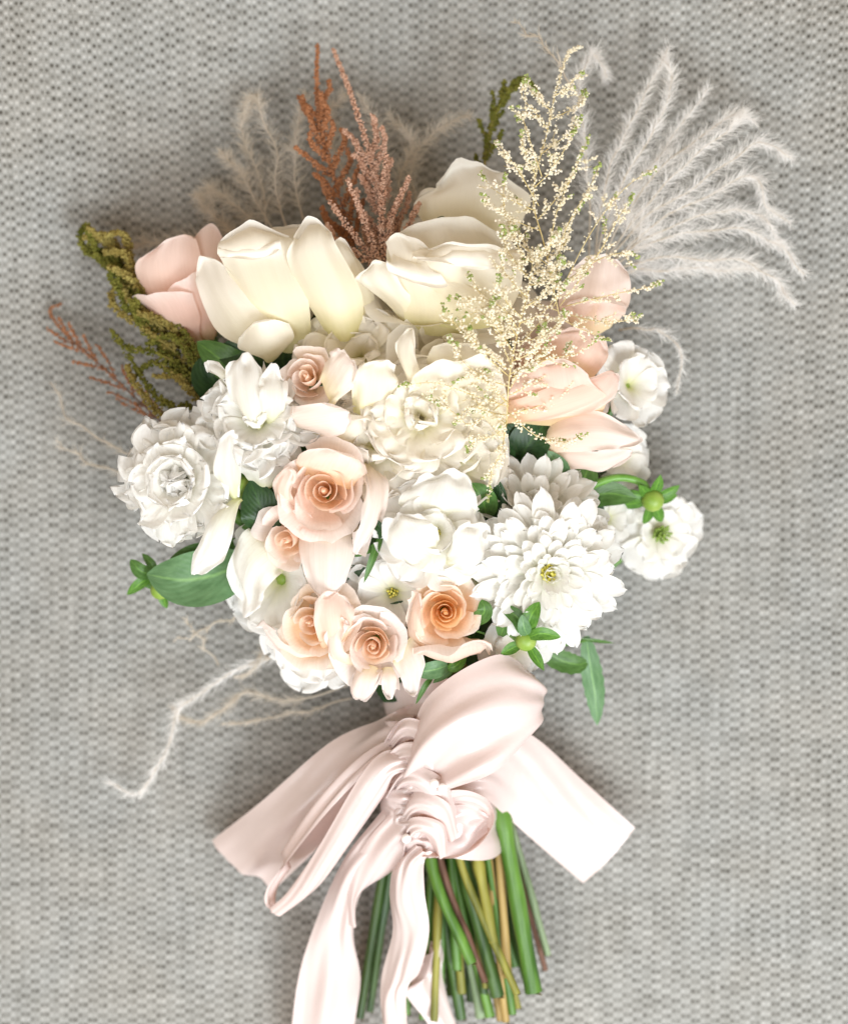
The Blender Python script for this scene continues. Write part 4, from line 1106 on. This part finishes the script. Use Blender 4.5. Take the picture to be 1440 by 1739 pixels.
grass('fine pale wisp crossing the tip of the pale astilbe', [(975, 150, 8.0), (940, 100, 8.4), (905, 62, 8.2), (872, 38, 7.6)], 60, 34, 0.4, 'hairtan', 232, wid=0.0002)
G2 = 'straw coloured feather grass tangled behind the rust plumes'
back = [
    [(500, 420, 4.0), (470, 330, 4.6), (465, 240, 4.8), (430, 165, 4.6), (408, 200, 4.2)],
    [(480, 420, 4.0), (430, 330, 4.6), (400, 280, 4.6), (372, 262, 4.4)],
    [(470, 420, 3.6), (400, 350, 4.0), (360, 320, 4.0), (350, 360, 3.6)],
    [(520, 400, 4.2), (500, 300, 4.8), (505, 220, 5.0), (520, 160, 4.6)],
    [(450, 420, 3.6), (390, 390, 4.0), (350, 350, 4.0), (335, 330, 3.6)],
    [(460, 420, 3.4), (440, 300, 4.0), (410, 220, 4.0), (440, 160, 3.8)],
    [(660, 420, 4.2), (650, 300, 4.8), (640, 220, 5.0), (610, 160, 4.6)],
    [(690, 400, 4.2), (680, 300, 4.8), (700, 240, 4.8), (660, 190, 4.6)],
    [(720, 400, 4.0), (700, 290, 4.6), (740, 220, 4.6), (800, 195, 4.2)],
    [(600, 400, 3.6), (575, 270, 4.2), (560, 200, 4.2), (585, 160, 3.8)],
    [(400, 400, 3.4), (300, 410, 3.8), (230, 420, 3.6), (180, 440, 3.0)],
]
for k, p in enumerate(back):
    grass(G2, p, 420, 42, 1.4, 'hairtan', 240 + k, 'straw feather grass behind the rust plumes', wid=0.00012)
G3 = 'straw grass wisp trailing over the cloth below the moss green spray'
for k, p in enumerate([[(300, 780, 4.0), (200, 760, 4.2), (130, 720, 3.8), (85, 650, 3.2)], [(300, 840, 3.8), (220, 810, 4.0), (140, 780, 3.6), (100, 750, 3.0)]]):
    grass(G3, p, 90, 34, 0.6, 'hairtan', 260 + k, 'straw wisps at the left of the white bloom')
grass('long white curled grass plume trailing on the cloth beside the ribbon tail', [(520, 1100, 4.4), (420, 1130, 3.8), (340, 1180, 3.2), (300, 1215, 3.0), (275, 1290, 2.8), (240, 1345, 2.4), (185, 1330, 1.8)], 800, 40, 0.5, 'hair', 270, wid=0.00012, start=0.05)
grass('pale looping grass plume between the white curled plume and the ribbon', [(600, 1160, 4.4), (500, 1190, 3.6), (420, 1180, 3.2), (370, 1215, 3.0), (320, 1225, 2.6), (298, 1205, 2.4)], 520, 36, 0.5, 'hairtan', 271, wid=0.00012)
grass('dim straw plume lying in the shade above the ribbon tail', [(600, 1185, 3.6), (510, 1210, 3.0), (430, 1225, 2.6), (380, 1228, 2.2)], 160, 30, 0.4, 'hairtan', 272, wid=0.0002)
grass('short straw stalk crossing another below the broad leaf', [(420, 1035, 5.0), (380, 1055, 4.6), (330, 1080, 4.2), (298, 1086, 3.8)], 60, 20, 0.3, 'hairtan', 273, wid=0.0003)
grass('bare straw stalk pointing up from the shaded cloth', [(372, 1130, 2.0), (345, 1092, 3.0), (330, 1070, 3.6), (312, 1050, 3.8)], 60, 20, 0.3, 'hairtan', 274, wid=0.0003)
grass('curled straw plume under the side facing peach rose', [(490, 1130, 5.0), (450, 1110, 4.4), (430, 1140, 3.8), (400, 1150, 3.4)], 150, 30, 0.5, 'hairtan', 275, wid=0.0002)


def beaded(B, path, n, rad, size, rn, t0=0.0, taper=0.6):
    m = len(path) - 1
    for _ in range(n):
        t = t0 + (1 - t0) * rn.random()
        k = min(int(t * m), m - 1)
        p = path[k].lerp(path[k + 1], t * m - k)
        v = Vector((rn.gauss(0, 1), rn.gauss(0, 1), rn.gauss(0, 1))).normalized()
        B.add(octa(p + v * rad * rn.uniform(0.3, 1.0) * lerp(1, taper, t), size * rn.uniform(0.6, 1.3)))


def spray(name, label, spine, branches, fl_mats, tw, seed, n_per=60, rad=7, size=2.0, cat='astilbe', spine_n=160, twig=1.4):
    """plume: a spine with beaded side branches. all in grid units; branches = list of point lists"""
    rn = random.Random(seed)
    P = catmull([W(*p) for p in spine], 30)
    th = thing(name, P[0], label, cat)
    tv = Bag(); tv.add(tube(P, [lerp(twig * 1.3, twig * 0.5, i / 30) * S0 for i in range(31)], 6))
    bags = [Bag() for _ in fl_mats]
    beaded(bags[0], P, spine_n, rad * S0, size * S0, rn, 0.25, 0.4)
    for bi, br in enumerate(branches):
        Q = catmull([W(*p) for p in br], 12)
        tv.add(tube(Q, [lerp(twig, twig * 0.4, i / 12) * S0 for i in range(13)], 5))
        beaded(bags[bi % len(bags)] if len(bags) < 3 else bags[0], Q, n_per, rad * S0, size * S0, rn, 0.05, 0.5)
        if len(bags) >= 3:
            beaded(bags[1], Q[9:], n_per // 5, rad * S0 * 0.9, size * S0 * 1.1, rn, 0.4, 0.6)
            for q in range(5):                      # short crooked side twigs
                k = rn.randint(1, 9)
                d = (Q[k + 1] - Q[k]).normalized()
                rv = Vector((rn.gauss(0, 1), rn.gauss(0, 1), rn.gauss(0, 0.6))).normalized()
                ln = rn.uniform(14, 34) * S0
                a1 = Q[k] + (d + rv).normalized() * ln * 0.5
                a2 = a1 + (d * 1.2 + rv * rn.uniform(0.2, 1.2)).normalized() * ln * 0.5
                tv.add(tube([Q[k], a1, a2], twig * 0.4 * S0, 4))
                T = [Q[k], a1, a2]
                beaded(bags[2 if q % 2 else 0], T, n_per // 4, rad * 0.75 * S0, size * S0, rn, 0.1, 0.6)
                if q == 0:
                    beaded(bags[1], T[1:], 6, rad * 0.6 * S0, size * S0, rn, 0.5, 0.6)
    mesh('twigs', tv.V, tv.F, tw, th)
    for bg_, mm in zip(bags, fl_mats):
        if bg_.V:
            mesh('florets', bg_.V, bg_.F, mm, th, kind='stuff', flat=True)
    return th


def auto_branches(spine, n, l0, l1, ang, rn, t0=0.0, t1=0.85, zj=0.6, curl=0.2):
    """side branches alternating along a spine, long at the foot"""
    P = [Vector((p[0], p[1], p[2])) for p in spine]
    Q = catmull(P, 60)
    out = []
    for k in range(n):
        t = lerp(t0, t1, (k + rn.uniform(0, 0.7)) / n)
        i = min(int(t * 60), 58)
        d = (Q[i + 1] - Q[i]); d.z = 0; d.normalize()
        s = 1 if k % 2 else -1
        a = ang * rn.uniform(0.7, 1.3) * s
        L = lerp(l0, l1, t) * rn.uniform(0.75, 1.2)
        def rot(v, q):
            return Vector((v.x * math.cos(q) - v.y * math.sin(q), v.x * math.sin(q) + v.y * math.cos(q), 0))
        p0 = Q[i]
        zz = rn.uniform(-zj, zj)
        d1 = rot(d, a); d2 = rot(d, a * (1 - curl) + rn.uniform(-0.3, 0.3)); d3 = rot(d, a * (1 - 2 * curl) + rn.uniform(-0.4, 0.4))
        p1 = p0 + d1 * L * 0.35; p2 = p1 + d2 * L * 0.35; p3 = p2 + d3 * L * 0.3
        out.append([(p0.x, p0.y, p0.z), (p1.x, p1.y, p1.z + zz * 0.5), (p2.x, p2.y, p2.z + zz), (p3.x, p3.y, p3.z + zz)])
    return out


rn = random.Random(77)
sp = [(612, 450, 7.0), (575, 330, 7.0), (545, 220, 6.6), (538, 140, 6.2), (540, 76, 5.6)]
spray('rust_astilbe', 'rust coloured astilbe plume with a straight spike, behind the cream roses', sp, auto_branches(sp, 18, 95, 30, 0.55, rn, 0.05, 0.62), [M['rust'], M['rust']], M['stem_brown'], 301, 230, 8, 2.3, spine_n=600)
sp = [(655, 460, 8.2), (648, 360, 8.4), (625, 250, 8.0), (592, 150, 7.4), (566, 84, 6.6)]
br = auto_branches(sp, 14, 100, 24, 0.5, rn, 0.0, 0.5) + [[(640, 450, 9.2), (610, 410, 9.8), (580, 370, 10.0), (560, 340, 9.8)], [(645, 450, 9.2), (625, 390, 10.0), (605, 340, 10.2), (590, 305, 10.0)], [(650, 450, 9.0), (660, 400, 9.6), (668, 360, 9.8), (695, 300, 9.6)], [(655, 450, 9.0), (680, 410, 9.6), (700, 370, 9.8), (712, 345, 9.6)], [(640, 455, 9.4), (605, 430, 10.0), (575, 410, 10.2), (556, 380, 10.0)], [(650, 450, 9.0), (648, 380, 9.6), (650, 320, 9.6), (656, 260, 9.2)]]
spray('dusty_pink_astilbe', 'dusty pink astilbe plume with a bent green tip beside the rust one', sp, br, [M['dusty'], M['dusty']], M['stem_brown'], 302, 260, 9, 2.4, spine_n=700)
sp = [(300, 740, 4.6), (235, 680, 4.6), (160, 610, 4.2), (110, 565, 3.6), (85, 528, 3.0), (105, 516, 2.8)]
spray('rust_astilbe', 'thin rust astilbe spike lying out over the cloth below the moss green spray', sp, auto_branches(sp, 14, 80, 20, 0.4, rn, 0.0, 0.6), [M['rust'], M['rust']], M['stem_brown'], 303, 60, 5, 2.0, spine_n=260)
sp = [(360, 680, 6.6), (300, 600, 6.8), (240, 520, 6.4), (205, 455, 5.8), (175, 425, 5.4), (142, 430, 5.0)]
br = auto_branches(sp, 26, 130, 60, 0.55, rn, 0.0, 0.75, 0.9, 1.1) + [[(330, 640, 7.0), (270, 600, 7.4), (215, 590, 6.6), (190, 560, 6.0)], [(300, 600, 7.0), (250, 560, 7.2), (205, 530, 6.6), (186, 500, 6.0)], [(360, 640, 7.2), (310, 640, 7.6), (260, 615, 7.0), (222, 650, 6.4)], [(280, 560, 7.0), (230, 520, 7.0), (200, 485, 6.4), (188, 520, 6.0)], [(340, 640, 7.4), (320, 600, 7.8), (290, 570, 7.4), (250, 585, 7.0)], [(350, 690, 7.4), (320, 660, 7.8), (300, 640, 7.6), (262, 640, 7.2)], [(330, 690, 7.0), (290, 690, 7.4), (255, 660, 7.2), (215, 600, 6.6)], [(300, 720, 7.0), (260, 690, 7.4), (230, 650, 7.4), (215, 620, 7.0)], [(360, 660, 7.2), (340, 610, 7.6), (310, 560, 7.4), (270, 520, 7.0)]]
spray('moss_green_spray', 'moss green drooping tassel spray beside the blush bud', sp, br, [M['moss'], M['moss_tan']], M['moss_tan'], 304, 260, 11, 3.0, 'spray', spine_n=300, twig=2.0)
sp = [(830, 420, 5.0), (822, 300, 5.6), (835, 210, 5.6), (865, 150, 5.4), (890, 132, 5.2), (915, 160, 4.8)]
spray('moss_green_spray', 'single moss green tassel arching behind the farthest cream rose', sp, auto_branches(sp, 8, 60, 20, 0.45, rn, 0.2, 0.6), [M['moss'], M['moss']], M['moss_tan'], 305, 80, 8, 2.8, 'spray', spine_n=520, twig=2.0)
# pale astilbe that veils the right half
LF = [M['creamfl'], M['limefl'], M['ivoryfl']]
sp = [(950, 540, 11.6), (925, 420, 12.6), (905, 330, 12.6), (930, 220, 12.0), (945, 150, 11.4), (965, 92, 10.8), (990, 78, 10.4)]
br = auto_branches(sp, 14, 150, 36, 0.9, rn, 0.0, 0.66, 0.8, 0.3) + [[(915, 350, 12.6), (880, 290, 13.0), (850, 250, 12.8), (842, 240, 12.6)], [(920, 300, 12.6), (900, 240, 12.8), (885, 195, 12.4), (880, 205, 12.0)], [(940, 520, 12.0), (1000, 400, 12.6), (1060, 320, 12.2), (1115, 285, 11.6)], [(950, 520, 11.8), (1010, 440, 12.0), (1050, 370, 11.8), (1075, 330, 11.2)], [(960, 520, 11.4), (1040, 500, 11.4), (1090, 490, 10.8), (1125, 478, 10.2)], [(950, 530, 11.4), (1010, 545, 11.2), (1060, 545, 10.6), (1090, 535, 10.2)], [(945, 500, 12.0), (1000, 450, 12.2), (1050, 430, 11.6), (1085, 435, 11.2)], [(930, 450, 12.4), (870, 400, 13.0), (855, 340, 13.0), (860, 290, 12.6)], [(940, 480, 12.4), (960, 390, 12.8), (1000, 320, 12.8), (1020, 275, 12.4)], [(930, 440, 12.6), (945, 360, 12.8), (975, 290, 12.8), (1000, 230, 12.4)]]
spray('cream_astilbe', 'tall pale cream astilbe plume rising past the silvery grass', sp, br, LF, M['amber'], 306, 60, 9.0, 2.3, spine_n=240, twig=0.9)
sp = [(860, 720, 13.0), (865, 640, 14.2), (880, 560, 14.4), (900, 480, 14.2), (905, 420, 13.8)]
br = auto_branches(sp, 20, 150, 70, 1.05, rn, 0.0, 0.95, 0.9, 0.3) + [[(865, 640, 14.0), (820, 600, 14.6), (780, 560, 14.6), (750, 515, 14.2)], [(880, 560, 14.4), (850, 520, 14.8), (810, 510, 14.6), (760, 505, 14.2)], [(868, 620, 14.2), (840, 560, 14.6), (815, 530, 14.6), (775, 545, 14.2)], [(864, 690, 13.8), (830, 650, 14.4), (800, 640, 14.4), (770, 650, 14.2)], [(862, 705, 13.6), (830, 700, 14.2), (800, 690, 14.2), (770, 720, 13.8)], [(860, 715, 13.4), (840, 740, 13.8), (810, 745, 13.6), (790, 770, 13.2)], [(866, 660, 13.8), (890, 620, 14.2), (910, 590, 14.0), (920, 550, 13.6)], [(870, 600, 14.2), (840, 540, 14.6), (810, 490, 14.4), (795, 465, 14.0)], [(860, 690, 13.6), (800, 670, 14.4), (740, 650, 14.4), (680, 655, 14.0)], [(860, 680, 13.6), (800, 720, 14.0), (770, 700, 14.2), (720, 670, 14.2)], [(860, 720, 13.2), (850, 770, 13.2), (835, 800, 13.0), (830, 850, 12.6)], [(862, 700, 13.2), (910, 740, 13.2), (960, 750, 12.8), (1000, 735, 12.4)], [(870, 640, 14.0), (930, 610, 14.0), (980, 600, 13.4), (1020, 570, 12.8)], [(880, 590, 14.2), (930, 540, 14.0), (990, 560, 13.2), (1040, 580, 12.4)]]
spray('cream_astilbe', 'lower cream astilbe plume spread over the cup shaped rose and the peach rose', sp, br, LF, M['amber'], 307, 62, 10, 2.3, spine_n=110, twig=0.9)
# ------------------------------------------------------------------ ribbon
rb = thing('satin_ribbon', W(735, 1300, 0.8), 'blush satin ribbon tied in a bow round the stems, long tails', 'ribbon')
SA = M['satin']


def ribbon(name, left, right, bulge=0.2, nu=12, nv=40, ruffle=0.0, freq=3, seed=0, fold=0.55):
    return sheet(rb, name, left, right, SA, bulge, max(nu, 26), nv, ruffle, freq, seed or left[0][0] % 17, round_tip=0.0, fold=fold)


# wrap round the stem bundle
V, UV = [], []
nv_, nu_ = 30, 40
for j in range(nv_ + 1):
    t = j / nv_
    cx = lerp(735, 770, t); yy = lerp(1140, 1440, t)
    hw = lerp(98, 86, smooth(0, 0.5, t)) - 6 * math.sin(t * 9)
    for i in range(nu_ + 1):
        a = 2 * PI * i / nu_
        wr = 1 + 0.03 * math.sin(t * 40 + 3 * math.sin(a * 2)) * (1 if math.sin(a) > 0 else 0.3)
        p = W(cx + math.cos(a) * hw * wr, yy + 8 * math.sin(a * 2), 4.6)
        p.z = 0.046 + math.sin(a) * 0.034 * wr
        V.append(p); UV.append((i / nu_, t))
mesh('wrap', V, grid_faces(nu_, nv_), SA, rb, UV)

# broad left tail, behind
ribbon('tail', [(700, 1196, 7.6), (640, 1220, 7.4), (560, 1262, 6.2), (455, 1352, 4.2), (360, 1428, 1.8)], [(716, 1290, 8.6), (655, 1310, 8.4), (600, 1370, 6.6), (530, 1450, 4.4), (468, 1506, 1.6)], 0.5, ruffle=0.25)
# left loop: out, round the end and back
ribbon('loop', [(690, 1262, 9.4), (628, 1300, 9.8), (560, 1372, 9.2), (490, 1460, 7.6), (452, 1516, 6.6), (462, 1545, 6.0), (510, 1530, 6.6), (580, 1440, 8.2), (650, 1345, 9.0), (705, 1310, 9.0)],
       [(690, 1262, 9.0), (640, 1280, 8.4), (560, 1340, 7.0), (510, 1420, 5.2), (474, 1490, 4.4), (468, 1540, 4.6), (500, 1500, 4.2), (560, 1420, 5.0), (640, 1345, 6.4), (700, 1310, 7.4)], 0.25, nv=60)
ribbon('loop', [(700, 1270, 9.8), (650, 1282, 10.4), (606, 1330, 10.2), (540, 1440, 8.4), (492, 1510, 7.2), (458, 1542, 6.4)], [(716, 1310, 9.6), (672, 1310, 9.8), (652, 1352, 9.4), (590, 1440, 8.4), (540, 1506, 7.2), (486, 1546, 6.0)], 0.5, nv=40)
# long tail down, twisted once
ribbon('tail', [(690, 1340, 8.8), (648, 1380, 8.6), (590, 1450, 7.2), (548, 1540, 5.4), (512, 1640, 3.8), (496, 1740, 2.6), (485, 1860, 1.4)], [(735, 1420, 8.6), (690, 1455, 7.6), (620, 1505, 6.4), (600, 1580, 4.4), (612, 1660, 3.0), (602, 1740, 2.2), (590, 1860, 1.2)], 0.55, ruffle=0.2, nv=50)
ribbon('tail', [(690, 1345, 9.4), (660, 1385, 9.4), (630, 1420, 8.8), (600, 1470, 7.6), (590, 1520, 6.4), (592, 1570, 5.4)], [(744, 1400, 9.6), (725, 1430, 9.0), (690, 1462, 8.0), (650, 1490, 6.8), (612, 1512, 6.4), (600, 1560, 5.4)], 0.6, nv=40)
# tail down the middle, over the stems
ribbon('tail', [(700, 1420, 9.0), (668, 1470, 8.2), (658, 1520, 7.2), (668, 1580, 6.2), (650, 1660, 5.2), (652, 1740, 4.4), (660, 1850, 3.0)], [(740, 1440, 9.2), (722, 1465, 9.0), (720, 1520, 8.2), (730, 1580, 7.4), (712, 1650, 6.4), (690, 1692, 6.0), (705, 1850, 4.2)], 0.55, nv=44, ruffle=0.15)
ribbon('tail', [(716, 1640, 4.4), (702, 1670, 4.6), (690, 1690, 4.8), (730, 1745, 3.6), (770, 1840, 2.4)], [(744, 1580, 3.6), (752, 1620, 3.6), (752, 1660, 3.6), (776, 1745, 2.8), (820, 1840, 1.8)], 0.2)
# big right upper loop, over the fold and back underneath
ribbon('loop', [(706, 1296, 9.0), (700, 1250, 10.2), (716, 1196, 11.4), (770, 1146, 12.4), (840, 1112, 12.4), (886, 1124, 11.6), (903, 1150, 10.2), (885, 1140, 8.8), (830, 1140, 8.0), (760, 1200, 7.4), (730, 1260, 7.2)],
       [(728, 1336, 9.4), (756, 1340, 10.4), (795, 1330, 11.6), (836, 1312, 12.2), (868, 1284, 11.8), (892, 1258, 11.0), (900, 1238, 10.0), (886, 1256, 8.8), (840, 1290, 7.8), (790, 1310, 7.2), (745, 1320, 7.0)], 1.0, nu=24, nv=60, ruffle=0.28, seed=4)
# right tail
ribbon('tail', [(760, 1240, 7.8), (830, 1224, 7.6), (905, 1250, 5.8), (990, 1326, 3.8), (1078, 1406, 2.6)], [(780, 1350, 7.6), (815, 1352, 7.2), (852, 1380, 5.6), (920, 1440, 3.8), (990, 1500, 2.2)], 0.35)
# small lower right loop, curled over
ribbon('loop', [(712, 1380, 9.4), (745, 1352, 10.2), (790, 1342, 10.8), (828, 1358, 10.2), (840, 1392, 9.2), (818, 1432, 8.6), (780, 1456, 8.4), (735, 1458, 8.4)],
       [(716, 1386, 8.6), (750, 1372, 8.6), (790, 1372, 8.6), (818, 1384, 8.2), (824, 1400, 7.8), (806, 1420, 7.4), (772, 1434, 7.4), (735, 1440, 7.8)], -0.1, nv=50)
ribbon('loop', [(715, 1385, 8.8), (750, 1370, 8.8), (795, 1366, 8.8), (830, 1385, 8.6)], [(722, 1455, 8.8), (752, 1456, 8.4), (790, 1448, 8.2), (828, 1412, 8.4)], -0.5, nv=30, ruffle=0.2)

# gathered knot
kn = Bag()
V, UV = [], []
nu_, nv_ = 60, 80
for j in range(nv_ + 1):
    t = j / nv_
    yy = lerp(1225, 1455, t)
    xc = lerp(685, 728, t) + 14 * math.sin(t * 6)
    hw = 34 + 26 * math.sin(PI * t)
    for i in range(nu_ + 1):
        s = 2 * i / nu_ - 1
        x = xc + s * hw
        env = max(0.0, 1 - s * s) ** 0.6
        fold = noise.noise(Vector((x * 0.022 + yy * 0.012, yy * 0.05 - x * 0.018, 2.0)))
        fold2 = 1 - abs(noise.noise(Vector((x * 0.035, yy * 0.07, 7.0)))) * 2
        z = 7.6 + 2.4 * env + 0.7 * fold * env + 0.55 * fold2 * env - 0.6 * smooth(0.75, 1, t) - 0.6 * (1 - smooth(0, 0.2, t))
        V.append(W(x, yy, z)); UV.append((i / nu_, t))
mesh('knot', V, grid_faces(nu_, nv_), SA, rb, UV)
# gathers drawn over the knot, one below the other
for path, wd in [([(660, 1268), (694, 1238), (722, 1252), (738, 1300)], 40), ([(655, 1304), (694, 1280), (732, 1298), (752, 1348)], 44), ([(668, 1346), (700, 1322), (738, 1340), (764, 1386)], 46), ([(684, 1396), (712, 1366), (746, 1378), (768, 1418)], 42), ([(690, 1440), (708, 1404), (738, 1410), (752, 1448)], 36)]:
    L_, R_ = [], []
    for q, (x_, y_) in enumerate(path):
        zz = (8.8, 10.7, 11.0, 9.2)[q]
        a0 = path[max(q - 1, 0)]; a1 = path[min(q + 1, 3)]
        dx_, dy_ = a1[0] - a0[0], a1[1] - a0[1]
        ln_ = math.hypot(dx_, dy_)
        w_ = wd * (0.7, 1.0, 1.0, 0.6)[q] * 0.5
        L_.append((x_ + dy_ / ln_ * w_, y_ - dx_ / ln_ * w_, zz + 0.1))
        R_.append((x_ - dy_ / ln_ * w_, y_ + dx_ / ln_ * w_, zz - 0.5))
    ribbon('gather', L_, R_, 0.45, nu=26, nv=28, seed=path[0][0] % 11 + 1, fold=0.5)

# pearl headed pins in the knot
for c, lab in [((690, 1424, 10.6), 'pearl headed pin stuck low in the ribbon knot'), ((737, 1331, 12.0), 'pearl headed pin at the foot of the big ribbon loop'), ((752, 1338, 11.8), 'second pearl pin beside the small lower ribbon loop'), ((716, 1462, 9.6), 'tiny pearl pin above the cut stems')]:
    p = W(*c)
    th = thing('pearl_pin', p - Vector((0, 0, 0.02)), lab, 'pin')
    V, F = ball(p, (8.5 if c[1] < 1440 else 5) * S0, 14, 10)
    mesh('pearl_head', V, F, M['pearl'], th)
    V, F = tube([p, p - Vector((0.003, -0.004, 0.025))], 0.0004, 6)
    mesh('pin_shaft', V, F, M['steel'], th)
